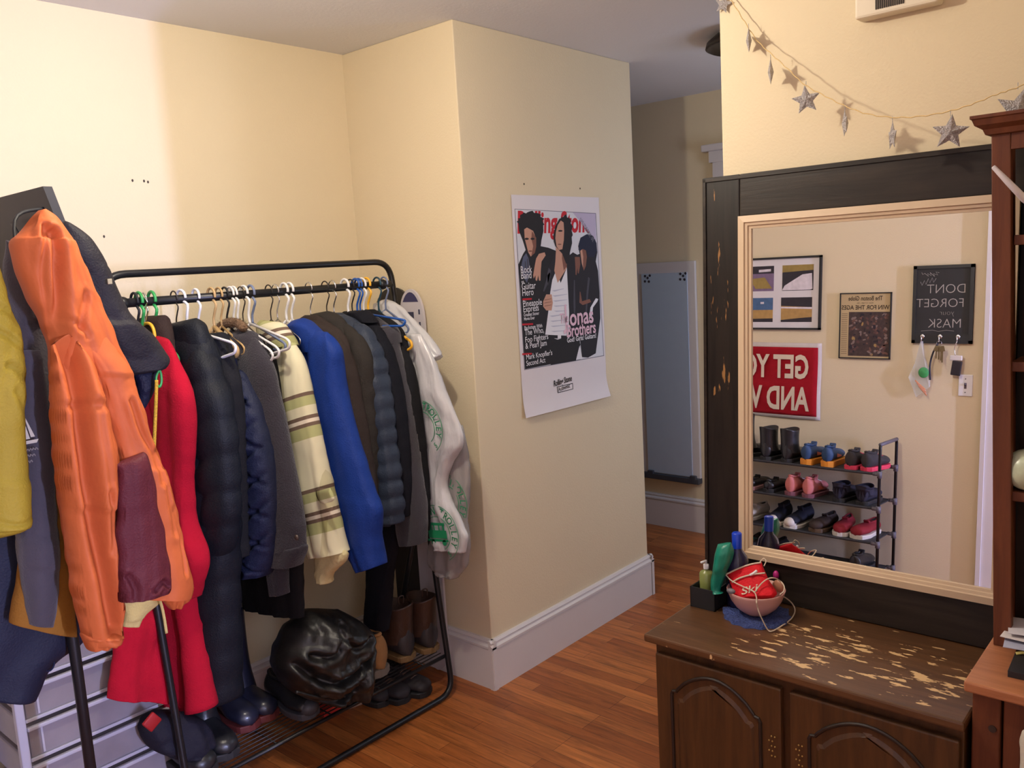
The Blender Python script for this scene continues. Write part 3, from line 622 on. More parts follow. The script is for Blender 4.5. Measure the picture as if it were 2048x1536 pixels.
# torn hair edges and folds in the dark cloth
for cx, cy, rx, ry, m_, d_ in ((265, 240, 84, 66, ink, 0.00125), (490, 300, 46, 100, ink, 0.00205)):
    P_('hair_edge', [(cx+math.cos(2*PI*i/44)*rx*(1+0.10*((i*7) % 5-2)/2), cy+math.sin(2*PI*i/44)*ry*(1+0.10*((i*11) % 5-2)/2)) for i in range(44)], m_, d_)
fg = flat('fold_grey', srgb(70, 68, 78))
for pts in ([(380, 540), (396, 560), (378, 640), (350, 700), (345, 690), (365, 620)], [(372, 590), (388, 570), (392, 600), (376, 660)], [(545, 620), (552, 622), (556, 800), (548, 900), (542, 760)], [(240, 480), (246, 482), (252, 560), (244, 600)], [(225, 500), (230, 498), (236, 570), (230, 590)]): P_('jacket_fold', pts, fg, 0.0022)
# cover lettering
for s_, x, y, sz, b in (('Rock', 196, 576, 0.062, 0), ('Band', 198, 614, 0.062, 0), ('vs.', 202, 645, 0.035, 0), ('Guitar', 203, 684, 0.062, 0), ('Hero', 206, 726, 0.062, 0), ('Pineapple', 211, 797, 0.058, 0), ('Express', 213, 833, 0.058, 0), ('Greatest Stoner', 216, 860, 0.030, 0), ('Movie Ever', 218, 886, 0.030, 0), ('Backstage With', 221, 946, 0.033, 0), ('The Who,', 224, 984, 0.054, 0), ('Foo Fighters', 226, 1031, 0.054, 0), ('& Pearl Jam', 228, 1072, 0.054, 0), ("Mark Knopfler's", 232, 1142, 0.048, 0), ('Second Act', 234, 1183, 0.048, 0)):
    ptext('cover_lettering', s_, x, y, sz*0.64, white, 0.0030, 0.88 if sz > 0.03 else 0.8, 0.0002, 0.0)
for y, w_ in ((742, 62), (906, 70), (1100, 62)): P_('red_rule', [(208, y), (208+w_, y-3), (208+w_, y+8), (208, y+12)], inkred, 0.0028)
ptext('cover_lettering', 'The', 455, 905, 0.060, pink, 0.0032, 0.62, 0.001); ptext('cover_lettering', 'J', 484, 925, 0.135, pink, 0.0032, 0.72, 0.002); ptext('cover_lettering', 'onas', 518, 920, 0.105, pink, 0.0032, 0.92, 0.002); ptext('cover_lettering', 'Brothers', 498, 995, 0.076, pink, 0.0032, 0.80, 0.0016); ptext('cover_lettering', 'God! Girls! Guitars!', 500, 1030, 0.030, white, 0.0032, 0.9, 0.0005)
ptext('seal_lettering', 'Rolling Stone', 412, 1318, 0.036, ink, 0.0012, 0.68, 0.0008, 0.06, shear=0.2)
P_('seal_box', [(433, 1318), (538, 1294), (538, 1334), (436, 1360)], ink, 0.0008); P_('seal_box_paper', [(437, 1322), (534, 1300), (534, 1331), (440, 1354)], pm_, 0.0011)
ptext('seal_lettering', 'Authentic', 441, 1350, 0.026, ink, 0.0014, 0.82, 0.0003, 0.08)
# ================================================================== left wall, seen in the big mirror
XW = XL+0.002
FL = Frame((XW, 0, 0), (0, 1, 0), (0, 0, 1))
def picbox(mb, y0, z0, y1, z1, d, fr): # a frame as four bars
    for a in ((y0, z0, y1, z0+fr), (y0, z1-fr, y1, z1), (y0, z0, y0+fr, z1), (y1-fr, z0, y1, z1)): FL.slab(mb, a[0], a[1], a[2], a[3], -0.002, d)
# photo collage
t = thing('photo_collage', 'black framed collage of six sports field photos in white mat', 'picture', (XW, 2.33, 1.433))
y0, y1, z0, z1 = 2.0, 2.80, 1.433, 1.882
mb = MB(); picbox(mb, y0, z0, y1, z1, 0.02, 0.012); mb.build('frame', M['black'], t)
mb = MB(); FL.slab(mb, y0+0.01, z0+0.01, y1-0.01, z1-0.01, 0.002, 0.010); mb.build('mat_board', mat('mat_board_white', srgb(214, 210, 214), 0.7, var=0.02), t)
flat0 = flat
def flat(n_, c_, r_=0.8): return mat(n_, c_, r_, var=0.28, vscale=38) if n_.startswith(('field', 'sky', 'night', 'stand')) else flat0(n_, c_, r_)
fld = [flat('field_white', srgb(214, 206, 214)), flat('field_green', srgb(78, 84, 52)), flat('field_tan', srgb(176, 140, 84)), flat('sky_blue', srgb(70, 100, 140)), flat('night_dark', srgb(46, 42, 50)), flat('stand_gold', srgb(150, 128, 70)), flat('field_purple', srgb(120, 100, 130))]
def photo(a, b, z_, zt, cols):
    mb = MB(); FL.slab(mb, a, z_, b, zt, 0.010, 0.0106); p = mb.build('photo', fld[cols[0]], t)
    w_ = b-a; h_ = zt-z_
    for k, (pts, ci) in enumerate(cols[1]): FL.poly('photo_detail', [(a+w_*x, z_+h_*y) for x, y in pts], fld[ci], p, 0.0110+0.0003*k)
photo(2.049, 2.245, 1.674, 1.83, (4, [([(0, 0.78), (1, 0.72), (1, 1), (0, 1)], 5), ([(0.02, 0.05), (0.1, 0.02), (1, 0.02), (0.92, 0.2), (0.35, 0.62), (0.05, 0.66)], 0)]))
photo(2.054, 2.250, 1.481, 1.632, (2, [([(0, 0.6), (1, 0.66), (1, 1), (0, 1)], 4), ([(0, 0), (1, 0), (1, 0.08), (0.4, 0.16), (0, 0.2)], 4), ([(0, 0.52), (1, 0.56), (1, 0.62), (0, 0.6)], 0)]))
photo(2.300, 2.500, 1.674, 1.83, (6, [([(0, 0.7), (1, 0.7), (1, 1), (0, 1)], 4), ([(0.1, 0.78), (0.5, 0.76), (0.5, 0.86), (0.1, 0.88)], 0), ([(0.05, 0.1), (0.6, 0.1), (0.8, 0.5), (0.3, 0.55)], 5)]))
photo(2.303, 2.500, 1.481, 1.632, (2, [([(0, 0.5), (1, 0.5), (1, 1), (0, 1)], 3), ([(0, 0), (1, 0), (1, 0.12), (0, 0.15)], 4), ([(0.3, 0.75), (0.42, 0.75), (0.42, 0.83), (0.3, 0.83)], 0)]))
photo(2.552, 2.75, 1.674, 1.83, (4, [([(0, 0), (1, 0), (1, 0.5), (0, 0.6)], 1)])); photo(2.552, 2.75, 1.481, 1.632, (1, [([(0, 0.6), (1, 0.6), (1, 1), (0, 1)], 3)]))
# newspaper front page
t = thing('newspaper_page', 'framed newspaper front page with crowd photo on left wall', 'picture', (XW, 1.74, 1.266))
y0, y1, z0, z1 = 1.593, 1.886, 1.266, 1.652
mb = MB(); picbox(mb, y0, z0, y1, z1, 0.014, 0.006); mb.build('frame', M['black'], t)
mb = MB(); FL.slab(mb, y0+0.004, z0+0.004, y1-0.004, z1-0.004, 0.001, 0.008); mb.build('page', mat('newsprint', srgb(186, 164, 124), 0.7, var=0.05, vscale=90), t)
fi = flat('news_ink', srgb(52, 42, 34))
FL.text('masthead_lettering', 'The Boston Globe', 1.74, 1.607, 0.036, fi, t, 0.0085, 'CENTER', 0.72, 0.0006)
FL.text('date_lettering', 'FRIDAY, OCTOBER 1, 2004', 1.74, 1.588, 0.010, fi, t, 0.0085, 'CENTER', 0.8)
FL.text('headline_lettering', 'WIN FOR THE AGES', 1.74, 1.554, 0.036, fi, t, 0.0085, 'CENTER', 0.84, 0.0006)
mb = MB(); FL.slab(mb, 1.60, 1.282, 1.832, 1.540, 0.008, 0.0086)
nm_ = mat('crowd_photo', srgb(66, 50, 48), 0.7, var=0.8, vscale=45, stretch=(1, 1, 1)); mb.build('crowd_photo', nm_, t)
rr = random.Random(4); cc = [flat('crowd_a', srgb(112, 78, 68)), flat('crowd_b', srgb(90, 62, 60)), flat('crowd_c', srgb(160, 130, 78)), flat('crowd_d', srgb(126, 108, 104)), flat('crowd_e', srgb(42, 36, 46))]
for ci in range(5):
    mb = MB()
    for k in range(30 if ci != 2 else 5):
        cy, cz = rr.uniform(1.612, 1.82), rr.uniform(1.29, 1.53); a = rr.uniform(0, 3); r1, r2 = rr.uniform(0.005, 0.014), rr.uniform(0.004, 0.009)
        pts = [(cy+math.cos(2*PI*i/7)*r1*math.cos(a)-math.sin(2*PI*i/7)*r2*math.sin(a), cz+math.cos(2*PI*i/7)*r1*math.sin(a)+math.sin(2*PI*i/7)*r2*math.cos(a)) for i in range(7)]
        mb.add([FL.at(*p, 0.0087+ci*0.0001+k*0.00001) for p in pts], [tuple(range(7))])
    mb.build('crowd_faces', cc[ci], t)
mb = MB()
for k in range(22): FL.slab(mb, 1.840, 1.292+k*0.0112, 1.874, 1.2965+k*0.0112, 0.008, 0.0084)
mb.build('text_column', flat('news_column', srgb(140, 120, 92)), t)
# chalkboard
t = thing('chalkboard', 'small black chalkboard with white chalk writing and three hooks', 'chalkboard', (XW, 1.32, 1.363))
y0, y1, z0, z1 = 1.168, 1.477, 1.363, 1.794
mb = MB(); FL.slab(mb, y0, z0, y1, z1, -0.001, 0.010); mb.build('board', mat('chalkboard_black', (0.022, 0.022, 0.024), 0.7, var=0.35, vscale=9), t)
mb = MB(); picbox(mb, y0, z0, y1, z1, 0.018, 0.018); FL.slab(mb, y0+0.01, z0+0.01, y1-0.01, z0+0.052, 0.01, 0.016); mb.build('frame', mat('chalkboard_frame', (0.018, 0.018, 0.02), 0.5, var=0.1), t)
ch = flat('chalk', srgb(176, 170, 164), 0.95)
for s_, y, z, sz, al in (('DONT', 1.205, 1.640, 0.072, 'LEFT'), ('FORGET', 1.212, 1.563, 0.070, 'LEFT'), ('your', 1.262, 1.520, 0.042, 'LEFT'), ('MASK', 1.222, 1.450, 0.072, 'LEFT')):
    FL.text('chalk_lettering', s_, y, z, sz, ch, t, 0.0105, al, 0.95, -0.0012)
mb = MB()
def zig(pts, r=0.0010): mb.tube([FL.at(a, b, 0.011) for a, b in pts], r, 5)
zig([(1.345, 1.752), (1.362, 1.758), (1.352, 1.74), (1.375, 1.748), (1.368, 1.733), (1.392, 1.755), (1.385, 1.738), (1.405, 1.75), (1.40, 1.735), (1.42, 1.752), (1.43, 1.745), (1.435, 1.756)])
zig([(1.36, 1.722), (1.372, 1.70), (1.38, 1.726), (1.392, 1.698), (1.40, 1.722), (1.412, 1.69), (1.42, 1.712), (1.432, 1.685), (1.44, 1.705)])
zig([(1.26, 1.432), (1.30, 1.436), (1.34, 1.430), (1.37, 1.436), (1.43, 1.431)], 0.0008)
mb.build('chalk_scribble', ch, t)
for y in (1.238, 1.329, 1.420):
    mb = MB(); mb.tube(smooth_pts([(XW+0.016, y, 1.402), (XW+0.032, y, 1.398), (XW+0.035, y, 1.382), (XW+0.026, y, 1.372), (XW+0.040, y, 1.375)], 14), 0.003, 7); mb.sphere((XW+0.016, y, 1.401), (0.004, 0.011, 0.013), 8); mb.build('hook', M['chrome'], t, True)
# hanging from the hooks
t2 = thing('plastic_pouch', 'clear plastic pouch with green and orange sticks on chalkboard hook', 'pouch', (XW+0.03, 1.43, 1.05))
mb = MB(); V = [FL.at(*p, 0.028+0.006*(i % 2)) for i, p in enumerate([(1.414, 1.375), (1.424, 1.375), (1.452, 1.25), (1.482, 1.17), (1.44, 1.06), (1.372, 1.12), (1.375, 1.20), (1.405, 1.29)])]+[FL.at(*p, 0.012) for p in [(1.414, 1.375), (1.424, 1.375), (1.452, 1.25), (1.482, 1.17), (1.44, 1.06), (1.372, 1.12), (1.375, 1.20), (1.405, 1.29)]]
mb.add(V, [tuple(range(8)), tuple(range(8, 16))[::-1]]+[(i, (i+1) % 8, 8+(i+1) % 8, 8+i) for i in range(8)]); mb.build('pouch_bag', mat('clear_film', (0.75, 0.76, 0.72), 0.25, alpha=0.42, var=0.05), t2)
mb = MB(); mb.sphere((XW+0.037, 1.402, 1.20), (0.006, 0.028, 0.030), 8); mb.build('green_wrapper', mat('green_wrapper', (0.05, 0.33, 0.10), 0.5, var=0.4, vscale=60), t2, True)
for i in range(5):
    mb = MB(); mb.tube([(XW+0.036, 1.445-i*0.005, 1.155-i*0.008), (XW+0.036, 1.390-i*0.002, 1.105-i*0.008)], 0.003, 6); mb.build('stick', [mat('stick_orange', (0.72, 0.26, 0.10), 0.6, var=0.1), mat('stick_pink', (0.66, 0.38, 0.30), 0.6, var=0.1)][i % 2], t2)
t2 = thing('key_bunch', 'bunch of keys on dark lanyard hanging from middle chalkboard hook', 'keys', (XW+0.03, 1.32, 1.17))
mb = MB(); mb.lathe([(0.013, 0), (0.015, 0.001), (0.013, 0.002)], (XW+0.034, 1.327, 1.365), 16, 'x'); mb.build('ring', M['chrome'], t2, True)
for i, (dy, L, a) in enumerate(((0.0, 0.075, 0.1), (-0.012, 0.08, -0.12), (0.012, 0.07, 0.3), (-0.02, 0.09, -0.25))):
    mb = MB(); R = Matrix.Rotation(a, 3, 'X'); c = Vector((XW+0.034+i*0.003, 1.327+dy, 1.35)); mb.box((c.x-0.001, c.y-0.011, c.z-0.03), (c.x+0.001, c.y+0.011, c.z), 0.001, R); mb.box((c.x-0.001, c.y-0.004-L*0.0, c.z-L), (c.x+0.001, c.y+0.004, c.z-0.028), 0, None); mb.build('key', mat('key_metal', (0.33, 0.27, 0.16), 0.35, 0.9, var=0.3), t2)
mb = MB(); mb.tube(smooth_pts([(XW+0.03, 1.334, 1.365), (XW+0.032, 1.358, 1.31), (XW+0.03, 1.372, 1.24), (XW+0.03, 1.368, 1.16)], 14), 0.005, 8); mb.build('lanyard', mat('lanyard', (0.03, 0.03, 0.05), 0.8, var=0.3), t2, True)
t2 = thing('card_wallet', 'black card wallet with white tag hanging from right chalkboard hook', 'wallet', (XW+0.03, 1.24, 1.19))
mb = MB(); mb.box((XW+0.02, 1.213, 1.19), (XW+0.036, 1.262, 1.27), 0.004, Matrix.Rotation(0.12, 3, 'X')); mb.build('wallet_body', mat('wallet_black', (0.02, 0.016, 0.022), 0.5, var=0.3), t2)
mb = MB(); mb.box((XW+0.022, 1.21, 1.272), (XW+0.034, 1.272, 1.30), 0.004); mb.build('tag', mat('tag_white', (0.66, 0.62, 0.60), 0.5, var=0.08), t2)
mb = MB(); mb.tube(smooth_pts([(XW+0.035, 1.238, 1.376), (XW+0.03, 1.25, 1.335), (XW+0.028, 1.245, 1.30)], 8), 0.0025, 6); mb.build('strap', M['chrome'], t2, True)
# light switch
t = thing('light_switch', 'white toggle light switch plate low on left wall', 'switch', (XW, 1.195, 1.076))
mb = MB(); mb.box((XW-0.002, 1.160, 1.077), (XW+0.006, 1.230, 1.195), 0.003); mb.build('plate', M['white_plastic'], t)
mb = MB(); mb.box((XW+0.005, 1.189, 1.118), (XW+0.0065, 1.201, 1.150)); mb.box((XW+0.005, 1.1905, 1.136), (XW+0.018, 1.1995, 1.148), 0.002, Matrix.Rotation(-0.5, 3, 'Y')); mb.sphere((XW+0.006, 1.195, 1.172), 0.003, 6); mb.sphere((XW+0.006, 1.195, 1.098), 0.003, 6); mb.build('toggle', mat('toggle_dark', (0.10, 0.08, 0.10), 0.5, var=0.1), t)
# red pennant
def wp(u, v): return 0.006+0.006*math.sin(9*u+1)+0.004*math.sin(14*v)
FB = Frame((XW, 0, 0), (0, 1, 0), (0, 0, 1), warp=wp)
t = thing('banner', 'red cloth banner with white block letters and white border', 'banner', (XW, 2.3, 0.883))
def sheetg(nm, y0, z0, y1, z1, d, mt, n=24):
    V = []; F = []
    for j in range(n+1):
        for i in range(n+1): V.append(FB.at(y0+(y1-y0)*i/n, z0+(z1-z0)*j/n, d))
    for j in range(n):
        for i in range(n): a = j*(n+1)+i; F.append((a, a+1, a+n+2, a+n+1))
    o = mk(nm, V, F, mt, t, True); s_ = o.modifiers.new('s', 'SOLIDIFY'); s_.thickness = 0.0012; s_.offset = -1
sheetg('border', 1.99, 0.883, 2.79, 1.352, 0.0, cloth('banner_white', srgb(206, 196, 190)))
sheetg('field', 2.012, 0.903, 2.79, 1.325, 0.0018, cloth('banner_red', srgb(158, 20, 34)))
bw = flat('banner_letter_white', srgb(216, 200, 178))
FB.warp = None
FB.o = FB.o+Vector((0.019, 0, 0))
for s_, z in (('GET YOUR', 1.138), ('AND WIN', 0.940)):
    FB.text('banner_lettering', s_, 2.062, z, 0.198, bw, t, 0.0, 'LEFT', 0.62, 0.006)
# ================================================================== garment rack
RXL, RXR = 1.115, 2.222
def yfront(z): return 2.367+0.108*z
def yrear(z): return 2.752-0.345*z
t = thing('garment_rack', 'black metal garment rack with slanted frame and lower shoe shelf', 'garment rack', (1.67, 2.5, 0))
ZT_ = 1.735
loop = [Vector((1.67, yfront(ZT_), ZT_)), Vector((RXR, yfront(ZT_), ZT_)), Vector((RXR, yfront(.014), .014)), Vector((RXL, yfront(.014), .014)), Vector((RXL, yfront(ZT_), ZT_)), Vector((1.67, yfront(ZT_), ZT_))]
mb = MB(); mb.tube(arc_pts(loop, 0.075, 8)[:-1], 0.0115, 12, closed=True); mb.build('front_frame', M['black_metal'], t, True)
zc_ = 0.86
for x in (RXL, RXR):
    mb = MB(); mb.tube([(x+(0.012 if x < 1.5 else -0.012)*0, yrear(z), z) for z in (0.012, zc_)], 0.011, 12); mb.lathe([(0.001, 0), (0.015, 0), (0.015, 0.02), (0.012, 0.022)], (x, yrear(0.0), 0), 14); mb.build('rear_leg', M['black_metal'], t, True)
mb = MB(); mb.tube([(RXL, yrear(0.10), 0.10), (RXR, yrear(0.10), 0.10)], 0.009, 10); mb.tube([(RXL, yrear(.83), .83), (RXR, yrear(.83), .83)], 0.007, 10); mb.build('crossbar', M['black_metal'], t, True)
RY, RZ = 2.50, 1.650
mb = MB(); mb.tube([(RXL, RY, RZ), (RXR-0.052, RY, RZ)], 0.0135, 14); 
for x in (RXL+0.03, RXR-0.09): mb.sphere((x, RY, RZ), 0.02, 8); mb.tube([(x, RY, RZ), (x, yfront(RZ)+0.03, RZ-0.01)], 0.007, 8)
mb.tube([(RXR-0.09, RY, RZ), (RXR, yfront(RZ), RZ-0.005)], 0.007, 8); mb.tube([(RXL+0.03, RY, RZ), (RXL, yfront(RZ), RZ-0.005)], 0.007, 8)
mb.build('hanging_rail', M['black_metal'], t, True)
ZS = 0.165
mb = MB(); y0, y1 = yfront(ZS)+0.006, 2.70
for y in (y0, y1): mb.tube([(RXL, y, ZS), (RXR, y, ZS)], 0.007, 8)
for i in range(14): y = y0+(y1-y0)*(i+0.5)/14; mb.tube([(RXL, y, ZS), (RXR, y, ZS)], 0.0022, 6)
for i in range(5): x = RXL+0.1+i*0.225; mb.tube([(x, y0, ZS-0.004), (x, y1, ZS-0.004)], 0.003, 6)
mb.build('shoe_shelf', M['black_metal'], t, True)
def hx(p): return ony((p, 595-(p-265)*.05), RY).x
# ------------------------------------------------------------------ hangers
def hanger(px_, mt, lab, name='clothes_hanger', r=0.0032, w_=0.12, drop=0.07, yaw=0.0, tiltr=0.0, neck=0.045, flatwood=False, rail_r=0.0135, hookmt=None, x=None, bar=True, dy=0.0):
    X = hx(px_) if x is None else x
    t = thing(name, lab, 'hanger', (X, RY, RZ-0.1))
    hr = rail_r+r+0.004
    R = Matrix.Rotation(yaw, 3, 'Z') @ Matrix.Rotation(tiltr, 3, 'X'); c = Vector((X, RY, RZ))
    def T(p): return c+R@Vector(p)
    pts = []
    top = 0.006
    for i in range(11):
        a = math.radians(200-i*20); pts.append((0, -hr*math.cos(a)*1.0, hr*math.sin(a)+top-0.0*r))
    # now at y=+hr side going down, back to the middle
    pts = [(0, -p[1], p[2]) for p in pts]
    pts += [(0, -hr*1.0, -hr*0.9), (0, -hr*0.55, -hr*2.1), (0, 0, -hr*3.2), (0, 0, -hr*3.2-neck*0.6)]
    hk = smooth_pts([T(p) for p in pts], 40)
    mb = MB(); mb.tube(hk, min(r, 0.0026) if hookmt else r, 8); mb.build('hook', hookmt or mt, t, True)
    z0 = -hr*3.2-neck*0.6
    body = arc_pts([T(p) for p in [(0, 0, z0), (0, w_*0.92, z0-drop*0.85), (0, w_, z0-drop), (0, w_*0.94, z0-drop-0.018), (0, 0, z0-drop-0.02), (0, -w_*0.94, z0-drop-0.018), (0, -w_, z0-drop), (0, -w_*0.92, z0-drop*0.85), (0, 0, z0)]], 0.016, 4) if bar else smooth_pts([T(p) for p in [(0, w_, z0-drop), (0, w_*.5, z0-drop*.4), (0, 0, z0), (0, -w_*.5, z0-drop*.4), (0, -w_, z0-drop)]], 24)
    mb = MB(); mb.tube(body, r*(1.9 if flatwood else 1.05), 8)
    mb.build('shoulder_bar', mt, t, True)
    return t
wp_, bp_, cr, dw = M['white_plastic'], M['black'], M['chrome'], M['dark_wire']
G = 'clothes hangers on the garment rack'
HL = [(268, bp_, 'black plastic hanger hook at the far left end of the rail', dict(r=.004)), (277, M['green_plastic'], 'green plastic hanger, leftmost green hook on the rail', dict(r=.0048)), (286, cr, 'first of two close silver wire hooks left of the second green hook', dict(r=.0024)), (303, M['green_plastic'], 'green plastic hanger carrying the brown jacket', dict(r=.0048)),
 (347, dw, 'thin dark wire hanger inside the long black puffer coat', dict(r=.0022)), (362, wp_, 'empty white plastic hanger turned outward between the black coats', dict(r=.0042, tiltr=-0.22, yaw=0.12, w_=.20, drop=.095)), (391, wp_, 'white plastic hanger right beside the empty outward turned one', dict(r=.0040)),
 (422, M['wood_hanger'], 'pale wooden hanger inside the quilted navy jacket', dict(r=.0042, flatwood=True)), (437, M['wood_hanger'], 'bare pale tan hanger next to the fur-trimmed coat', dict(r=.0036)), (449, bp_, 'black hanger with straight hook in front of fur trim', dict(r=.0034)),
 (460, wp_, 'left of the paired white hangers above the grey wool coat', dict(r=.0038, tiltr=-0.1, w_=.19, drop=.11)), (467, wp_, 'right of the paired white hangers above the grey wool coat', dict(r=.0038, tiltr=-0.14, w_=.20, drop=.11)), (481, dw, 'thin brown wire hook between the paired and the single white hanger', dict(r=.0022)), (488, wp_, 'single white hanger just left of the grey blue hanger', dict(r=.0042, tiltr=-0.18, w_=.20, drop=.095)),
 (501, M['greyblue'], 'grey blue plastic hanger with end poking out beside the plaid shirt', dict(r=.0042, tiltr=0.05, w_=.18, drop=.06)), (537, dw, 'thin dark hook above the cream plaid shirt', dict(r=.0022)), (550, cr, 'steel hook with clear plastic shoulder right of the plaid shirt', dict(r=.0024)), (568, wp_, 'left of the two white hangers over the blue jacket', dict(r=.0044)), (579, wp_, 'right of the two white hangers over the blue jacket', dict(r=.0042)),
 (617, cr, 'bent steel hook alone between blue jacket and black collar', dict(r=.0022)), (650, dw, 'thin dark hook over the black collared jacket', dict(r=.0022)), (664, cr, 'shiny chrome hook over the navy puffer jacket', dict(r=.0026)), (690, wp_, 'white hanger with broad shoulder above the grey fleece', dict(r=.0046, tiltr=-0.1, w_=.12)), (701, bp_, 'slim black hanger hook behind the white broad-shouldered hanger', dict(r=.0026)),
 (711, M['blue_plastic'], 'bright blue plastic hanger with end pointing at the plastic bags', dict(r=.0040, tiltr=0.0, drop=0.03, w_=.26)), (717, M['blue_plastic'], 'second blue hanger hook tight beside the white ones', dict(r=.0036)), (724, wp_, 'white hanger hook between the blue and the yellow hanger', dict(r=.0040)), (733, M['yellow_plastic'], 'yellow plastic hanger hook near the right end of the rail', dict(r=.0044)), (754, M['teal_plastic'], 'dark teal hanger hook just before the rail end', dict(r=.0036, drop=0.12)), (768, M['greyblue'], 'pale grey hanger hook at the very end of the rail', dict(r=.0034))]
for px_, mt, lab, kw in HL:
    o = hanger(px_, mt, lab, **kw); o['group'] = G
# orange-yellow hanger loop hung under a chrome hook in front of the red coat
X = hx(286)-0.006; t = thing('clothes_hanger', 'orange yellow plastic hanger with curved end beside the red coat', 'hanger', (X, 2.4, 1.4), G)
pts = [onx(q, X) for q in ((281, 676), (280, 664), (283, 653), (291, 647), (300, 648), (306, 656), (309, 668), (311, 685), (314, 704), (318, 730))]
mb = MB(); mb.tube(smooth_pts(pts, 40), 0.0048, 10); mb.build('shoulder_bar', M['yellow_plastic'], t, True)
mb = MB(); mb.tube(smooth_pts([onx(q, X) for q in ((290, 648), (289, 630), (291, 612), (294, 602))]+[Vector((X, RY, RZ+0.018)), Vector((X, RY+0.018, RZ))], 24), 0.0022, 8); mb.build('hook', cr, t, True)
# yellow hanger end peeking out of the bag
X = hx(733); t = thing('clothes_hanger', 'yellow hanger end poking out between black jacket and plastic bag', 'hanger', (X, 2.3, 1.4), G)
mb = MB(); mb.tube(smooth_pts([onx(q, X) for q in ((790, 664), (802, 668), (812, 676), (822, 684), (823, 694), (815, 700))], 24), 0.005, 10); mb.build('shoulder_bar', M['yellow_plastic'], t, True)
# ------------------------------------------------------------------ garments on the rack
K_ = {
 'red': cloth('red_wool', srgb(170, 16, 40), rough=0.95), 'brown': cloth('brown_cloth', srgb(51, 38, 33)), 'blackp': cloth('black_nylon', srgb(22, 25, 31), rough=0.55), 'black': cloth('black_cloth', srgb(24, 24, 27)),
 'navyq': cloth('navy_quilted_nylon', srgb(30, 35, 57), rough=0.55), 'pea': cloth('charcoal_wool', srgb(52, 49, 57), sheen=0.2, bump=0.5), 'blue': cloth('blue_nylon', srgb(22, 52, 128), rough=0.6), 'darkb': cloth('dark_brown_cloth', srgb(52, 43, 40)), 'olive': cloth('dark_olive_cloth', srgb(48, 44, 41)),
 'npuff': cloth('slate_puffer_nylon', srgb(49, 57, 72), rough=0.45), 'fleece': cloth('charcoal_fleece', srgb(57, 54, 60), sheen=0.3), 'ink': cloth('blue_black_cloth', srgb(19, 20, 28)), 'orange': cloth('orange_nylon', srgb(192, 98, 52), rough=0.6, bump=0.08, bscale=90), 'maroon': cloth('maroon_nylon', srgb(89, 35, 41), rough=0.6),
 'yellow': cloth('mustard_yellow_nylon', srgb(160, 138, 44), rough=0.6), 'hood': cloth('grey_sweat_cloth', srgb(73, 68, 73), sheen=0.2), 'coat': cloth('black_shell_cloth', srgb(35, 33, 38), rough=0.6), 'mustard': cloth('ochre_cloth', srgb(140, 94, 34)), 'navy': cloth('navy_shell', srgb(33, 35, 51), rough=0.6), 'cream': cloth('cream_canvas', srgb(196, 176, 112)), 'fur': mat('brown_fur', srgb(122, 96, 74), 0.95, var=0.6, vscale=70, bump=1.0, bscale=160),
}
def plaid_mat():
    mt = bpy.data.materials.new('cream_plaid_flannel'); mt.use_nodes = True; nt = mt.node_tree; b = nt.nodes['Principled BSDF']; L = nt.links
    g = nt.nodes.new('ShaderNodeNewGeometry'); sx = nt.nodes.new('ShaderNodeSeparateXYZ'); L.new(g.outputs['Position'], sx.inputs[0])
    # distance down the sleeve: height plus a little of y so the bands tilt with the arm
    ma = nt.nodes.new('ShaderNodeMath'); ma.operation = 'MULTIPLY_ADD'; L.new(sx.outputs[1], ma.inputs[0]); ma.inputs[1].default_value = 0.30; L.new(sx.outputs[2], ma.inputs[2])
    def ramp(inp, sc, off, stops):
        m1 = nt.nodes.new('ShaderNodeMath'); m1.operation = 'MULTIPLY_ADD'; L.new(inp, m1.inputs[0]); m1.inputs[1].default_value = sc; m1.inputs[2].default_value = off
        m2 = nt.nodes.new('ShaderNodeMath'); m2.operation = 'FRACT'; L.new(m1.outputs[0], m2.inputs[0])
        r = nt.nodes.new('ShaderNodeValToRGB'); r.color_ramp.interpolation = 'CONSTANT'; el = r.color_ramp.elements
        el[0].position = 0; el[0].color = (*stops[0][1], 1); el[1].position = stops[1][0]; el[1].color = (*stops[1][1], 1)
        for p, c_ in stops[2:]: e = el.new(p); e.color = (*c_, 1)
        L.new(m2.outputs[0], r.inputs[0]); return r.outputs[0]
    cr_ = srgb(214, 208, 176); gr = srgb(170, 170, 118); br = srgb(108, 88, 74); lt = srgb(220, 208, 188)
    a = ramp(ma.outputs[0], 3.15, 0.52, [(0, cr_), (0.40, gr), (0.52, br), (0.56, lt), (0.60, br), (0.64, cr_), (0.74, gr), (0.84, br), (0.88, cr_)])
    c2 = ramp(sx.outputs[1], 7.0, 0.1, [(0, (1, 1, 1)), (0.62, (0.80, 0.78, 0.70)), (0.8, (1, 1, 1))])
    mx = nt.nodes.new('ShaderNodeMix'); mx.data_type = 'RGBA'; mx.blend_type = 'MULTIPLY'; mx.inputs[0].default_value = 1; L.new(a, mx.inputs[6]); L.new(c2, mx.inputs[7]); L.new(mx.outputs[2], b.inputs['Base Color'])
    b.inputs['Roughness'].default_value = 0.9; return mt
K_['plaid'] = plaid_mat()
GG = 'coats and jackets on the garment rack'
_p = [(0, 0)]
QC = []
for k in range(-1, 8):
    QC.append(([(448, 740+k*62), (478, 775+k*62), (512, 812+k*62), (552, 850+k*62)], .013, .0075))
    QC.append(([(448, 800+k*62), (478, 768+k*62), (512, 728+k*62), (552, 686+k*62)], .013, .0075))
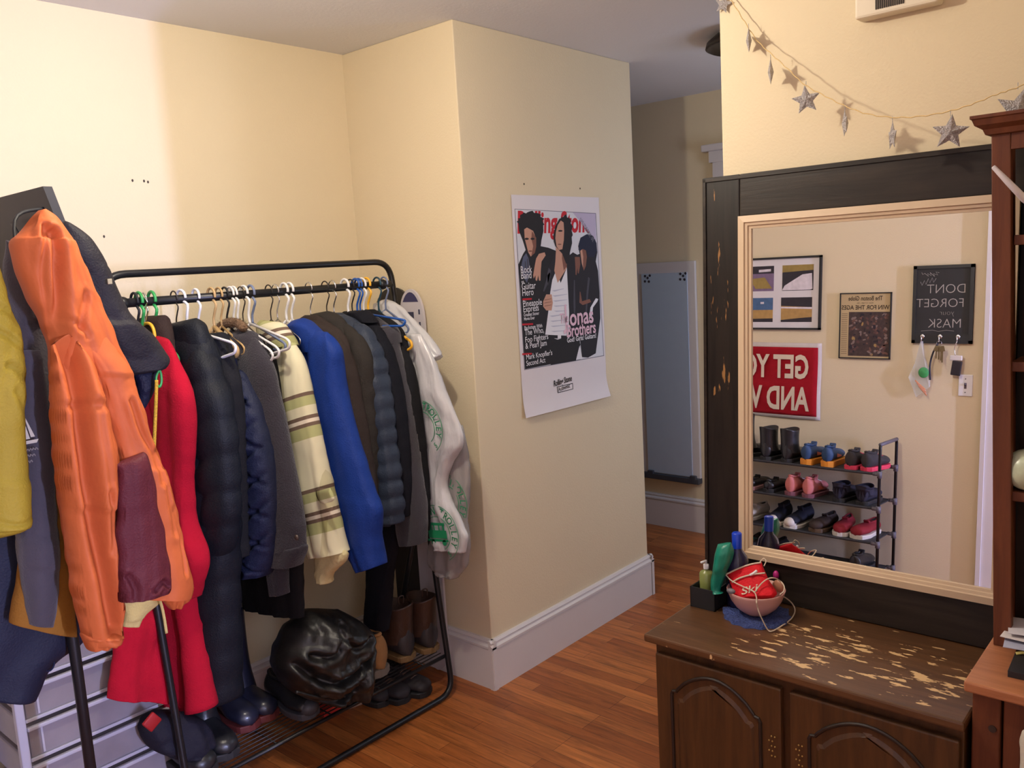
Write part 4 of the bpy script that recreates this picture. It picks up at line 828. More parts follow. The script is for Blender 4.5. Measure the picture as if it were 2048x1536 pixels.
def garment(name, hook, mt, lab, cat, sleeve=None, body=None, hem=0.8, th=0.085, bth=0.055, folds=((0.006, 3.2, 2), (0.003, 8, 4)), puff=None, quilt=None, seed=1, collar=None, xoff=0.0, halfw=0.235, x=None, bflare=0.0, far=True, top=1.562, crs=()):
    X = (hx(hook) if x is None else x)+xoff
    t = thing(name, lab, cat, (X, RY, hem if body is None else 0.3)); t['group'] = GG
    if body is None:
        w_ = halfw
        rows = [(top, .035), (top-.03, .10), (top-.065, .165), (top-.12, .20), (top-.25, .205), (1.1, .20+bflare*.4), ((1.1+hem)/2, .20+bflare*.7), (hem, .20+bflare)]
        secs = [(Vector((X, RY-r, z)), Vector((X, RY+r, z))) for z, r in rows]
    else: secs = body
    strip('body', ('x', X), secs, bth, mt, t, folds, puff, quilt, seed, 60, 44)
    if sleeve: strip('sleeve', ('x', X-0.012), sleeve, th, mt, t, folds, puff, quilt, seed+5, 70 if not crs else 110, 44 if not crs else 90, creases=crs)
    if far:
        rows = [(top-.07, .165, .05), (top-.11, .19, .10), (1.30, .235, .125), (1.1, .25, .12), (0.95, .255, .105), (max(hem, .80), .26, .095)]
        strip('sleeve', ('x', X), [(Vector((X, RY+c_-w2/2, z)), Vector((X, RY+c_+w2/2, z))) for z, c_, w2 in rows], 0.06, mt, t, folds, puff, quilt, seed+9, 40, 28)
    if collar: strip('collar', ('x', X-0.006), collar, 0.075, mt, t, ((0.003, 5, 2),), None, None, seed+3, 26, 32)
    return t
# brown jacket, only collar in view
garment('brown_jacket', 303, K_['brown'], 'dark brown jacket on green hanger behind the red coat', 'jacket', collar=[(292, 632, 330, 630), (272, 650, 334, 650), (262, 680, 342, 680), (262, 715, 348, 705)], hem=0.9, seed=21, xoff=0.012, halfw=.15, far=False, body=[(272, 650, 334, 650), (290, 700, 340, 700), (300, 800, 360, 800), (310, 900, 360, 900)])
t = garment('red_coat', 290, K_['red'], 'long bright red wool coat flaring to a wide hem', 'coat', sleeve=[(314, 672, 338, 682), (306, 715, 362, 745), (312, 780, 378, 800), (320, 860, 381, 880), (330, 950, 378, 965), (340, 1040, 384, 1050), (352, 1110, 404, 1112), (360, 1160, 403, 1155), (364, 1192, 390, 1196)], body=[(296, 668, 328, 676), (276, 730, 350, 740), (272, 850, 362, 850), (270, 1000, 372, 1000), (270, 1150, 380, 1150), (290, 1280, 396, 1280), (300, 1400, 420, 1418)], th=0.075, bth=0.10, folds=((0.020, 1.25, 1.0), (0.010, 2.6, 2.0)), seed=33, far=False)
strip('skirt_panel', ('y', 2.47), [(238, 1215, 318, 1215), (230, 1280, 330, 1280), (220, 1350, 340, 1350), (214, 1396, 345, 1404)], 0.05, K_['red'], t, ((0.014, 2.4, 1), (0.005, 6, 2)), seed=34, rings=40, segs=70)
garment('black_puffer_coat', 347, K_['blackp'], 'long black puffer coat with high collar, hem near the boots', 'coat', collar=[(330, 650, 392, 636), (334, 668, 404, 655), (345, 690, 412, 680), (352, 712, 414, 705)], sleeve=[(366, 678, 408, 690), (372, 735, 430, 745), (377, 810, 452, 815), (379, 880, 462, 885), (376, 950, 467, 955), (371, 1015, 469, 1025), (367, 1070, 462, 1085), (372, 1092, 452, 1113)], body=[(350, 660, 405, 655), (355, 720, 425, 720), (365, 850, 445, 850), (372, 1000, 462, 1000), (380, 1100, 462, 1100), (390, 1200, 462, 1200), (396, 1300, 464, 1305), (402, 1398, 464, 1402)], th=0.11, bth=0.14, puff=dict(a=0.010, s=0.115), folds=((0.003, 4, 2),), seed=12)
garment('black_jacket', 391, K_['black'], 'black jacket with thick stand collar between puffer coat and quilted jacket', 'jacket', collar=[(404, 668, 444, 664), (402, 690, 452, 690), (408, 720, 458, 720)], sleeve=[(418, 688, 452, 696), (428, 750, 472, 760), (436, 830, 478, 840), (446, 930, 484, 940), (452, 1040, 486, 1050), (458, 1110, 488, 1115)], body=[(410, 690, 455, 690), (420, 800, 474, 800), (436, 1000, 485, 1000), (450, 1120, 480, 1120)], seed=13, far=False)
garment('quilted_jacket', 420, K_['navyq'], 'navy blue diamond-quilted nylon jacket', 'jacket', sleeve=[(452, 735, 484, 742), (454, 790, 512, 800), (459, 850, 530, 862), (463, 920, 543, 932), (467, 1000, 550, 1012), (472, 1070, 548, 1080), (480, 1120, 542, 1124), (488, 1146, 530, 1152)], hem=0.80, th=0.10, folds=((0.002, 4, 2),), seed=14, xoff=0.02, far=False, body=[(440, 700, 468, 700), (448, 800, 486, 800), (455, 900, 500, 900), (460, 1000, 505, 1000), (470, 1110, 505, 1110)], crs=QC)
t = garment('wool_coat', 460, K_['pea'], 'charcoal wool coat with buttoned cuff and brown fur at the collar', 'coat', sleeve=[(466, 672, 510, 676), (474, 715, 540, 730), (492, 790, 556, 805), (512, 880, 574, 892), (524, 965, 590, 975), (534, 1040, 603, 1050), (541, 1085, 607, 1088), (546, 1100, 604, 1098)], collar=[(466, 660, 502, 662), (462, 684, 518, 690), (468, 715, 526, 718)], body=[(478, 690, 530, 690), (490, 800, 540, 800), (510, 1000, 570, 1000), (535, 1120, 570, 1120), (545, 1190, 572, 1188)], th=0.085, seed=15, folds=((0.004, 3, 1),))
strip('cuff', ('x', hx(460)-0.014), [(541, 1092, 607, 1090), (546, 1105, 606, 1102), (552, 1128, 596, 1132)], 0.08, K_['pea'], t, rings=16)
p = onx((593, 1075), hx(460)-0.058); mb = MB(); mb.lathe([(0.0001, -0.004), (0.006, -0.004), (0.0085, -0.002), (0.0085, 0.002)], p, 16, 'x'); mb.build('button', mat('horn_button', srgb(70, 56, 50), 0.3, var=0.4), t, True)
# fur trim
V = []; mb = MB(); rr = random.Random(3)
fp = [onx(q, hx(449)-0.005) for q in ((438, 690), (436, 668), (444, 652), (458, 645), (474, 646), (486, 654))]
fs = smooth_pts(fp, 40)
for i, p in enumerate(fs):
    mb.sphere(p, (0.016, 0.015, 0.015), 5)
    for k in range(26):
        d = Vector((rr.gauss(0, 1), rr.gauss(0, 1), rr.gauss(0, 1)+0.4)).normalized(); q = p+d*0.012; e = q+d*rr.uniform(0.010, 0.022)+Vector((0, 0, -0.003)); s_ = d.orthogonal().normalized()*0.0007
        mb.add([q-s_, q+s_, e], [(0, 1, 2), (2, 1, 0)])
mb.build('fur_trim', K_['fur'], t)
garment('black_cuffed_jacket', 488, K_['black'], 'black jacket shoulder with wide strap under the white hanger', 'jacket', sleeve=[(494, 668, 520, 668), (502, 700, 536, 712), (515, 745, 543, 760), (530, 860, 560, 870), (540, 960, 575, 970)], body=[(480, 680, 530, 680), (470, 800, 550, 800), (480, 1000, 600, 1000), (482, 1150, 604, 1150), (488, 1215, 606, 1235)], seed=17)
t = garment('plaid_shirt', 532, K_['plaid'], 'cream flannel shirt with olive and brown bands', 'shirt', sleeve=[(556, 672, 580, 676), (556, 720, 606, 730), (562, 790, 622, 805), (574, 870, 640, 885), (588, 950, 656, 962), (602, 1020, 672, 1032), (616, 1080, 684, 1086), (628, 1112, 690, 1104)], collar=[(522, 640, 560, 645), (520, 668, 580, 672), (530, 700, 590, 690)], body=[(526, 655, 566, 660), (524, 710, 590, 710), (545, 820, 600, 820), (560, 900, 610, 900), (585, 1000, 630, 1000), (600, 1070, 628, 1070), (604, 1102, 624, 1104)], th=0.085, bth=0.05, seed=18, folds=((0.006, 4, 2), (0.004, 9, 3)))
strip('cuff', ('x', hx(532)-0.013), [(628, 1098, 690, 1100), (631, 1115, 693, 1110), (632, 1128, 688, 1126), (634, 1145, 664, 1148), (640, 1160, 660, 1166)], 0.045, mat('shirt_cuff', srgb(206, 196, 146), 0.9, var=0.15, vscale=60, bump=0.4), t, folds=((0.003, 16, 1),), rings=22)
strip('pocket_flap', ('x', hx(532)-0.056), [(632, 978, 660, 976), (634, 992, 664, 986), (640, 1004, 668, 998), (648, 1008, 664, 1003)], 0.012, K_['plaid'], t, rings=14)
t = garment('blue_jacket', 574, K_['blue'], 'royal blue nylon rain jacket with long sleeve', 'jacket', collar=[(590, 640, 606, 636), (582, 660, 630, 655), (600, 685, 650, 680), (612, 705, 655, 700)], sleeve=[(618, 662, 654, 664), (622, 690, 676, 700), (628, 760, 684, 770), (636, 840, 704, 850), (650, 920, 728, 930), (664, 980, 746, 985), (674, 1015, 759, 1020), (684, 1060, 757, 1070), (705, 1110, 760, 1108), (722, 1142, 762, 1130)], body=[(592, 655, 628, 655), (590, 700, 660, 700), (612, 760, 670, 760), (630, 840, 690, 840), (652, 920, 700, 920), (672, 965, 705, 965), (690, 1000, 715, 1000)], th=0.09, seed=19, folds=((0.007, 2.4, 2), (0.003, 7, 3)))
mb = MB(); mb.tube(smooth_pts([onx(q, hx(574)-0.045) for q in ((633, 832), (640, 850), (645, 870), (652, 895))], 10), 0.0022, 6); mb.build('zip', M['black'], t, True)
garment('brown_black_jacket', 617, K_['darkb'], 'dark brown jacket glimpsed right of the blue jacket', 'jacket', sleeve=[(668, 672, 690, 690), (676, 730, 706, 745), (688, 820, 722, 830), (702, 920, 738, 930), (716, 1010, 750, 1015), (728, 1060, 752, 1060)], collar=[(612, 640, 640, 640), (620, 660, 676, 664), (640, 690, 690, 690)], seed=20)
t = garment('olive_jacket', 646, K_['olive'], 'dark olive grey jacket with rounded black hanger cover', 'jacket', collar=[(625, 628, 655, 622), (622, 645, 684, 640), (632, 668, 700, 668)], sleeve=[(690, 658, 720, 670), (694, 700, 738, 715), (702, 780, 745, 790), (712, 870, 752, 880), (722, 960, 756, 965), (736, 1030, 758, 1030)], seed=22, th=0.07)
mb = MB()
for q in ((687, 703), (690, 712), (692, 722)): mb.sphere(onx(q, hx(646)-0.05), (0.003, 0.007, 0.005), 6)
mb.build('clear_buckle', cr, t, True)
garment('slate_puffer_jacket', 668, K_['npuff'], 'slate blue puffer jacket with horizontal bulges', 'jacket', sleeve=[(706, 644, 732, 650), (724, 690, 756, 700), (738, 750, 768, 755), (746, 810, 778, 815), (750, 870, 784, 880), (753, 935, 793, 945), (757, 995, 799, 1000), (762, 1038, 798, 1046)], collar=[(658, 628, 690, 630), (672, 650, 724, 655), (700, 680, 740, 682)], th=0.085, puff=dict(a=0.012, s=0.062), folds=((0.002, 6, 3),), seed=23)
garment('black_zip_jacket', 696, K_['ink'], 'blue black jacket between slate puffer and charcoal fleece', 'jacket', sleeve=[(722, 640, 756, 655), (744, 690, 780, 700), (762, 770, 800, 780), (772, 860, 812, 870), (784, 950, 818, 960), (795, 1030, 818, 1032)], collar=[(700, 622, 730, 620), (706, 640, 752, 645)], seed=24, th=0.07)
garment('charcoal_fleece', 716, K_['fleece'], 'charcoal fleece hoodie with folded hood, left of the black jacket', 'hoodie', collar=[(764, 652, 782, 650), (760, 668, 792, 665), (764, 690, 796, 686)], sleeve=[(766, 668, 790, 672), (768, 710, 800, 718), (776, 770, 812, 780), (784, 840, 824, 850), (790, 920, 836, 930), (794, 990, 846, 995), (798, 1040, 849, 1042), (800, 1062, 848, 1064), (806, 1088, 846, 1086)], th=0.085, seed=25, folds=((0.004, 3.4, 2),))
garment('black_blazer', 733, K_['black'], 'plain black jacket, last garment before the plastic bags', 'jacket', sleeve=[(786, 676, 804, 684), (796, 715, 820, 728), (808, 780, 832, 790), (818, 850, 842, 860), (828, 930, 850, 940), (836, 1010, 856, 1015), (840, 1060, 856, 1062)], seed=26, th=0.06)
# ------------------------------------------------------------------ plastic garment bags
film = mat('white_plastic_film', (0.60, 0.59, 0.60), 0.22, alpha=0.90, var=0.04, bump=0.35, bscale=45, stretch=(1, 1, .35))
film2 = mat('thin_grey_film', (0.36, 0.34, 0.33), 0.22, alpha=0.80, var=0.06, bump=0.35, bscale=45, stretch=(1, 1, .35))
gink = mat('green_print', (0.015, 0.24, 0.10), 0.5, var=0.05)
GBL = 'plastic bags hung at the right end of the rack'
fo = ((0.008, 4.5, 3), (0.005, 11, 5), (0.003, 22, 9))
X = hx(757)
t = thing('plastic_bag', 'long white plastic bag with green round trolley print, hung in front', 'plastic bag', (X, 2.3, 0.6), GBL)
strip('bag_film', ('x', X), [(806, 668, 842, 668), (820, 712, 868, 722), (832, 770, 888, 780), (838, 830, 915, 838), (843, 880, 926, 885), (847, 925, 905, 925), (850, 970, 893, 968), (853, 1010, 906, 1008), (858, 1050, 926, 1050), (864, 1080, 934, 1075), (872, 1095, 930, 1105)], 0.05, film, t, fo, seed=41, crumple=0.008)
t3 = thing('plastic_bag', 'grey translucent plastic bag with faint green print behind the white one', 'plastic bag', (X+.05, 2.3, 0.6), GBL)
strip('bag_film', ('x', X+0.05), [(860, 850, 925, 850), (872, 890, 934, 895), (880, 930, 938, 930), (884, 980, 939, 980), (880, 1030, 934, 1035), (864, 1075, 938, 1075), (858, 1105, 938, 1105), (860, 1130, 932, 1132), (878, 1150, 915, 1156)], 0.045, film2, t3, fo, seed=42, crumple=0.008)
t4 = thing('plastic_bag', 'clear crumpled garment cover over the shoulder next to the rack end', 'plastic bag', (X+.03, 2.3, 1.3), GBL)
strip('bag_film', ('x', X+0.055), [(748, 608, 772, 598), (752, 640, 800, 612), (775, 665, 828, 640), (805, 695, 862, 678), (838, 718, 880, 706), (858, 726, 878, 714)], 0.05, film, t4, fo, seed=43, crumple=0.010)
def seal(t, cx, cy, X, scale, parts, tilt=0.0, faint=False):
    c = onx((cx, cy), X); FS = Frame(c, (0, -math.cos(tilt), math.sin(tilt)), (0, math.sin(tilt), math.cos(tilt)))
    def U(a, r): return (math.sin(a)*r, math.cos(a)*r)
    a0, a1 = parts
    for r in (1.0, 0.60):
        mb = MB(); mb.tube([FS.at(*U(a0+(a1-a0)*i/30, r*scale)) for i in range(31)], 0.0012, 5); mb.build('print_ring', gink, t)
    s_ = 'OLD TOWN TROLLEY'; n = len(s_)
    for i, ch_ in enumerate(s_):
        a = -2.05+4.1*i/(n-1)
        if not (a0 <= a <= a1) or ch_ == ' ': continue
        u, v = U(a, 0.68*scale); o = FS.text('print_lettering', ch_, u, v, 0.30*scale*1.3, gink, t, 0.0, 'CENTER', 0.8, 0.0005, rot=-a)
    for i, ch_ in enumerate('TOURS'):
        a = PI-(-0.55+1.1*i/4)
        if not (a0 <= a <= a1 or a0 <= a-2*PI <= a1): continue
        u, v = U(a, 0.93*scale); FS.text('print_lettering', ch_, u, v, 0.28*scale, gink, t, 0.0, 'CENTER', 0.9, 0.0003, rot=-a+PI)
    return FS
xs = X-0.029
FS = seal(t, 876, 1067, xs-0.006, 0.105, (-0.9, 2.75), 0.12)
mb = MB()
for b_ in ((-0.05, -0.018, 0.045, 0.012), (-0.045, 0.030, 0.04, 0.040), (-0.038, 0.012, -0.030, 0.032), (0.028, 0.012, 0.036, 0.032), (-0.02, 0.012, -0.014, 0.032), (0.006, 0.012, 0.012, 0.032), (-0.058, -0.030, 0.05, -0.022)): FS.slab(mb, *b_, -0.0005, 0.0005)
for u in (-0.03, 0.028): mb.lathe([(0.0001, -.0005), (0.011, -.0005), (0.011, .0005)], FS.at(u, -0.034), 14, 'x')
mb.build('trolley_print', gink, t)
seal(t, 846, 856, xs-0.004, 0.10, (0.35, 2.7), 0.25)
seal(t3, 893, 1003, X+0.05-0.030, 0.105, (0.25, 2.1), 0.05)
# ------------------------------------------------------------------ snowboards behind the rack
def board(nm, lab, cx, w_, z1, mt, y, tip_mt=None, lean=0.0, xw=None):
    t = thing(nm, lab, 'snowboard', (cx, y, 0.02)); n = 12
    out = [(-w_/2, 0.16), (-w_/2*0.93, z1*0.5), (-w_/2, z1-0.18)]+[(math.cos(PI-PI*i/n)*w_/2, z1-0.13+math.sin(PI*i/n)*0.13) for i in range(n+1)]+[(w_/2, z1-0.18), (w_/2*0.93, z1*0.5), (w_/2, 0.16)]+[(math.cos(-PI*i/n)*w_/2, 0.16-math.sin(PI*i/n)*0.13) for i in range(n+1)]
    sl = lambda z: y+lean*(1-z/z1)*-1
    V = [(cx+a, sl(b), b) for a, b in out]+[(cx+a, sl(b)+0.010, b) for a, b in out]; k = len(out)
    mk('deck', V, [tuple(range(k)), tuple(range(k, 2*k))[::-1]]+[((i+1) % k, i, k+i, k+(i+1) % k) for i in range(k)], mt, t, False)
    return t, sl
X0 = ony((818, 600), 2.86)
t, sl = board('snowboard', 'white snowboard with dark blue rounded tip in the alcove corner', XS-0.155, 0.26, 0, mat('board_white', srgb(198, 190, 196), 0.35, var=0.05), 0) if False else (None, None)
def sboard(lab, X, ya, yb, ztop, mt, band=None):
    """board standing on end against the alcove side wall, its face turned to the room"""
    t = thing('snowboard', lab, 'snowboard', (X, (ya+yb)/2, 0.0)); w_ = yb-ya; yc = (ya+yb)/2; n = 14
    out = [(ya, 0.15)]+[(yc-math.cos(PI*i/n)*w_/2, ztop-0.12+math.sin(PI*i/n)*0.12) for i in range(n+1)]+[(yb, 0.15)]+[(yc+math.cos(PI*i/n)*w_/2, 0.15-math.sin(PI*i/n)*0.145) for i in range(1, n)]
    V = [(X, a, b) for a, b in out]+[(X+0.01, a, b) for a, b in out]; k = len(out)
    mk('deck', V, [tuple(range(k))[::-1], tuple(range(k, 2*k))]+[(i, (i+1) % k, k+(i+1) % k, k+i) for i in range(k)], mt, t, False)
    return t, yc, w_
XW2 = 2.335
q1 = onx((797, 600), XW2); q2 = onx((845, 600), XW2)
tz = onx((826, 578), XW2).z
t, yc, w_ = sboard('white snowboard with dark blue rounded tip in the alcove corner', XW2, q2.y, q1.y, tz, mat('board_white', srgb(196, 190, 196), 0.35, var=0.05))
n = 14; ins_ = 0.012
bz = onx((820, 604), XW2).z
tip = [(yc-math.cos(PI*i/n)*(w_/2-ins_), tz-0.12+math.sin(PI*i/n)*(0.12-ins_)) for i in range(n+1)]
tip = [(a, max(b, bz)) for a, b in tip]+[(yc+w_/2-ins_, bz), (yc-w_/2+ins_, bz)]
mk('tip_graphic', [(XW2-0.0008, a, b) for a, b in tip], [tuple(range(len(tip)))[::-1]], mat('board_indigo', srgb(52, 50, 92), 0.4, var=0.1), t, False)
mb = MB()
for k in range(7): m2 = MB(); m2.box((XW2-0.001, yc-w_*0.36, bz-0.05-k*0.05), (XW2-0.0002, yc-w_*0.30, bz-0.03-k*0.05)); m2.build('edge_stripe', mat('board_graphic', srgb(54, 58, 84), 0.4, var=0.2), t)
mb.box((XW2-0.001, yc-w_*0.1, bz-0.10), (XW2-0.0002, yc+w_*0.3, bz-0.04)); mb.build('side_graphic', mat('board_graphic', srgb(54, 58, 84), 0.4, var=0.2), t)
q3 = onx((788, 590), XW2+0.015); q4 = onx((815, 590), XW2+0.015)
sboard('black snowboard just behind the white one in the alcove', XW2+0.014, q4.y-0.03, q4.y+0.21, onx((800, 574), XW2+0.015).z+0.0, mat('board_black', (0.02, 0.018, 0.02), 0.4, var=0.15))
# ------------------------------------------------------------------ blue snow pants hanging low / dark folded ski trousers standing behind shoes
X = 2.0
t = thing('ski_trousers', 'blue black ski trousers hanging down to the shoes on the shelf', 'trousers', (X, 2.5, 0.3))
strip('leg', ('x', X), [(740, 1040, 800, 1040), (738, 1100, 792, 1100), (737, 1160, 782, 1160), (734, 1210, 778, 1215), (732, 1258, 772, 1262)], 0.07, K_['ink'], t, ((0.006, 4, 2),), seed=51, rings=30)
mb = MB(); mb.tube(smooth_pts([onx(q, X-0.036) for q in ((744, 1085), (741, 1140), (738, 1200), (735, 1250))], 12), 0.0018, 6); mb.build('reflective_piping', mat('piping_grey', (0.35, 0.35, 0.38), 0.5, var=0.1), t, True)
# ================================================================== coat tree and what hangs on it
CT = Vector((0.712, 2.0, 0))
t = thing('coat_tree', 'black metal coat tree hidden under jackets at left', 'coat tree', CT)
mb = MB(); mb.tube([CT+Vector((0, 0, z)) for z in (0.02, 0.9, 1.78)], 0.0125, 14); mb.tube([CT+Vector((0, 0, z)) for z in (0.02, 0.50, 0.505)], [0.019, 0.019, 0.014], 14); mb.build('pole', M['black_metal'], t, True)
for i in range(4):
    a = PI/4+i*PI/2; mb = MB(); mb.tube(smooth_pts([CT+Vector((math.cos(a)*r, math.sin(a)*r, z)) for r, z in ((0, .09), (.1, .07), (.2, .02), (.22, .012))], 12), 0.010, 10); mb.build('foot', M['black_metal'], t, True)
for i, (a, z) in enumerate(((-1.6, 1.74), (0.3, 1.72), (2.6, 1.70), (-2.6, 1.60), (1.4, 1.70))):
    mb = MB(); d = Vector((math.cos(a), math.sin(a), 0)); mb.tube(smooth_pts([CT+Vector((0, 0, z)), CT+d*0.05+Vector((0, 0, z+.01)), CT+d*0.085+Vector((0, 0, z+.04))], 10), 0.006, 8); mb.build('hook', M['black_metal'], t, True)
def hung(name, lab, cat, y, mt, z=0.9):
    p = CT.copy(); p.y = y; p.z = z
    t = thing(name, lab, cat, p); t['group'] = 'jackets on the coat tree'; return t
# black portfolio
y = 2.12; a = onx((104, 373), 0.84)
t = thing('portfolio_case', 'flat black portfolio case standing up behind the orange jacket', 'case', (0.8, 2.3, 1.2))
pA = ony((104, 373), y); pB = ony((130, 440), y); dn = (pB-pA).normalized(); L_ = 0.46; V = []
for yy in (y, y+0.55):
    for o_ in (0, -0.02):
        for s_ in (0, L_): V.append(Vector((pA.x, yy, pA.z))+dn*s_+Vector((o_, 0, 0)))
mk('panel', V, [(0, 1, 3, 2), (4, 6, 7, 5), (0, 2, 6, 4), (1, 5, 7, 3), (0, 4, 5, 1), (2, 3, 7, 6)], mat('portfolio_black', (0.022, 0.021, 0.022), 0.55, var=0.1), t, False)
q0 = pA+dn*0.05+Vector((-0.03, 0.02, 0)); mb = MB(); mb.tube(smooth_pts([q0, CT+Vector((0.03, 0.09, 1.86)), CT+Vector((0.02, 0.07, 1.745)), CT+Vector((0.05, 0.12, 1.80)), q0+Vector((0, 0.2, -0.02))], 24), 0.004, 8); mb.build('strap', M['black'], t, True)
# black coat behind the orange jacket
t = hung('black_shell_coat', 'black hooded coat hanging behind the orange jacket, sleeve reaching right', 'coat', 2.03, None)
strip('body', ('y', 2.05), [(60, 470, 140, 446), (60, 560, 190, 520), (50, 700, 250, 640), (50, 900, 270, 860), (40, 1100, 280, 1080), (60, 1180, 250, 1180)], 0.12, K_['coat'], t, ((0.008, 2.6, 2),), seed=61)
strip('sleeve', ('y', 2.0), [(108, 462, 132, 440), (122, 500, 178, 478), (140, 545, 212, 532), (160, 590, 232, 585), (180, 640, 264, 636), (196, 685, 300, 672), (214, 722, 332, 716), (240, 752, 318, 738)], 0.11, K_['coat'], t, ((0.006, 3, 2),), seed=62, puff=dict(a=0.006, s=0.11))
strip('lining', ('y', 2.0), [(262, 742, 318, 726), (272, 770, 312, 750), (276, 800, 304, 785), (280, 820, 292, 812)], 0.05, cloth('navy_lining', srgb(26, 28, 48), rough=0.5), t, seed=63, rings=20)
p = ony((219, 563), 1.945); mb = MB(); mb.box(p-Vector((0.005, 0.003, 0.006)), p+Vector((0.005, 0.001, 0.006)), 0.001); mb.build('badge', mat('badge_gold', (0.30, 0.27, 0.17), 0.5, var=0.3), t)
# grey hoodie
t = hung('grey_hoodie', 'dark grey hoodie with small cream sailboat print on the sleeve side', 'hoodie', 1.93, None)
strip('body', ('y', 1.99), [(12, 480, 60, 500), (8, 560, 110, 560), (28, 640, 118, 640), (36, 720, 122, 720), (42, 850, 128, 850), (44, 980, 132, 980), (38, 1060, 138, 1070)], 0.10, K_['hood'], t, ((0.010, 4, 2),), seed=64)
strip('sleeve', ('y', 1.94), [(36, 700, 80, 700), (40, 790, 92, 790), (42, 900, 106, 900), (38, 1020, 110, 1030), (36, 1100, 116, 1110), (46, 1180, 114, 1190), (58, 1248, 106, 1252)], 0.09, K_['hood'], t, ((0.006, 5, 2),), seed=65)
FH = Frame(ony((58, 878), 1.885), (1, 0, 0), (0, 0, 1)); cpr = flat('cream_print', srgb(190, 182, 160))
for nm_, pts in (('sail_print', [(-0.018, 0.0), (0.002, 0.0), (-0.008, 0.055)]), ('sail_print', [(0.004, 0.003), (0.012, 0.003), (-0.005, 0.055)]), ('hull_print', [(-0.020, -0.010), (0.014, -0.010), (0.018, -0.003), (-0.020, -0.003)])): FH.poly(nm_, pts, cpr, t, 0.0)
mb = MB()
for k in range(3):
    mb.tube([FH.at(-0.018+i*0.0017, -0.022-k*0.012+0.0028*math.sin(i*1.9+k), 0) for i in range(20-k*4)], 0.0011, 5)
mb.build('worn_print_rows', flat('worn_print', srgb(132, 124, 116)), t)
# ochre garment and navy one below
t = hung('ochre_jacket', 'ochre canvas jacket showing only its hem below the grey hoodie', 'jacket', 2.0, None)
strip('body', ('y', 1.97), [(60, 900, 120, 900), (45, 1050, 130, 1050), (34, 1160, 142, 1165), (24, 1210, 148, 1225), (20, 1246, 152, 1272)], 0.07, K_['mustard'], t, ((0.006, 3, 2),), seed=66, rings=34)
t = hung('navy_coat', 'large dark navy coat hanging lowest at the left edge', 'coat', 2.1, None)
strip('body', ('y', 2.10), [(30, 590, 52, 590), (10, 640, 80, 640), (-25, 720, 98, 720), (-55, 900, 105, 900), (-70, 1050, 130, 1060), (-80, 1180, 168, 1190), (-85, 1260, 166, 1272), (-90, 1330, 100, 1320), (-80, 1385, 66, 1388)], 0.16, K_['navy'], t, ((0.012, 2.2, 1.5),), seed=67)
mb = MB(); mb.tube(smooth_pts([ony(q, 2.03) for q in ((108, 1318), (108, 1330), (102, 1340), (94, 1342), (88, 1336), (84, 1340))], 20), 0.002, 6); mb.build('drawcord', cloth('navy_cord', srgb(30, 34, 58)), t, True)
# yellow jacket
t = hung('yellow_jacket', 'mustard yellow quilted jacket at the left edge of the picture', 'jacket', 1.86, None)
strip('sleeve', ('y', 1.86), [(-40, 540, 0, 536), (-42, 590, 14, 590), (-44, 650, 32, 650), (-46, 700, 44, 690), (-46, 770, 47, 770), (-46, 850, 46, 850), (-46, 940, 53, 940), (-44, 1020, 58, 1020), (-44, 1062, 54, 1052), (-30, 1076, 10, 1070)], 0.10, K_['yellow'], t, ((0.006, 2.5, 2),), seed=68, segs=60, rings=90, creases=[([(-20, 610), (10, 625), (40, 650)], .008, .006), ([(-20, 660), (15, 680), (45, 705)], .008, .006), ([(5, 730), (25, 740), (46, 760)], .010, .006), ([(20, 780), (32, 800), (44, 830)], .008, .006), ([(-20, 1038), (20, 1042), (58, 1028)], .005, .004)])
# orange jacket
t = hung('orange_jacket', 'orange hooded jacket with maroon forearm panel hung by its hood', 'jacket', 1.82, None)
OF = ((0.006, 3.4, 1.8), (0.003, 9, 3))
strip('body', ('y', 1.85), [(78, 421, 90, 418), (60, 440, 114, 436), (40, 466, 134, 468), (25, 490, 148, 500), (34, 540, 170, 540), (58, 600, 194, 600), (84, 645, 212, 645), (98, 690, 230, 690), (102, 750, 258, 750), (106, 840, 280, 840), (112, 930, 290, 930), (124, 1040, 290, 1040), (140, 1130, 295, 1130), (150, 1160, 290, 1170)], 0.12, K_['orange'], t, OF, seed=69, rings=120, segs=110, creases=[
 ([(74, 455), (68, 490), (66, 540), (72, 585), (86, 645), (96, 690)], .014, .006), ([(88, 470), (93, 510), (94, 550), (97, 610), (98, 690)], .030, .011), ([(148, 480), (160, 530), (182, 585)], .010, .006), ([(172, 540), (186, 575), (196, 600)], .008, .004), ([(150, 590), (143, 620), (138, 655)], .010, .007), ([(112, 640), (140, 655), (150, 670)], .006, .006)])
strip('sleeve', ('y', 1.79), [(102, 690, 138, 668), (102, 730, 168, 700), (104, 780, 196, 770), (107, 850, 216, 850), (112, 900, 229, 905), (118, 960, 228, 960), (128, 1040, 222, 1040), (137, 1110, 228, 1110), (146, 1180, 238, 1180), (154, 1220, 244, 1215), (164, 1262, 242, 1258), (172, 1292, 238, 1280)], 0.11, K_['orange'], t, ((0.003, 5, 2),), seed=70, rings=120, segs=110, tcurve=lambda v: min(1, .12+v*4), creases=[([(132, 686), (140, 740), (147, 830), (153, 890), (163, 960), (179, 1050), (196, 1130), (212, 1210), (222, 1250)], .050, .017), ([(176, 800), (184, 880), (196, 950), (202, 1000)], .010, .008), ([(112, 760), (116, 900), (130, 1040)], .006, .010), ([(200, 980), (210, 1040), (214, 1100)], .012, .006)])
strip('cuff', ('y', 1.79), [(163, 1266, 241, 1262), (170, 1284, 240, 1276), (178, 1300, 236, 1284)], 0.085, K_['orange'], t, ((0.007, 16, 2),), seed=71, rings=18, segs=80)
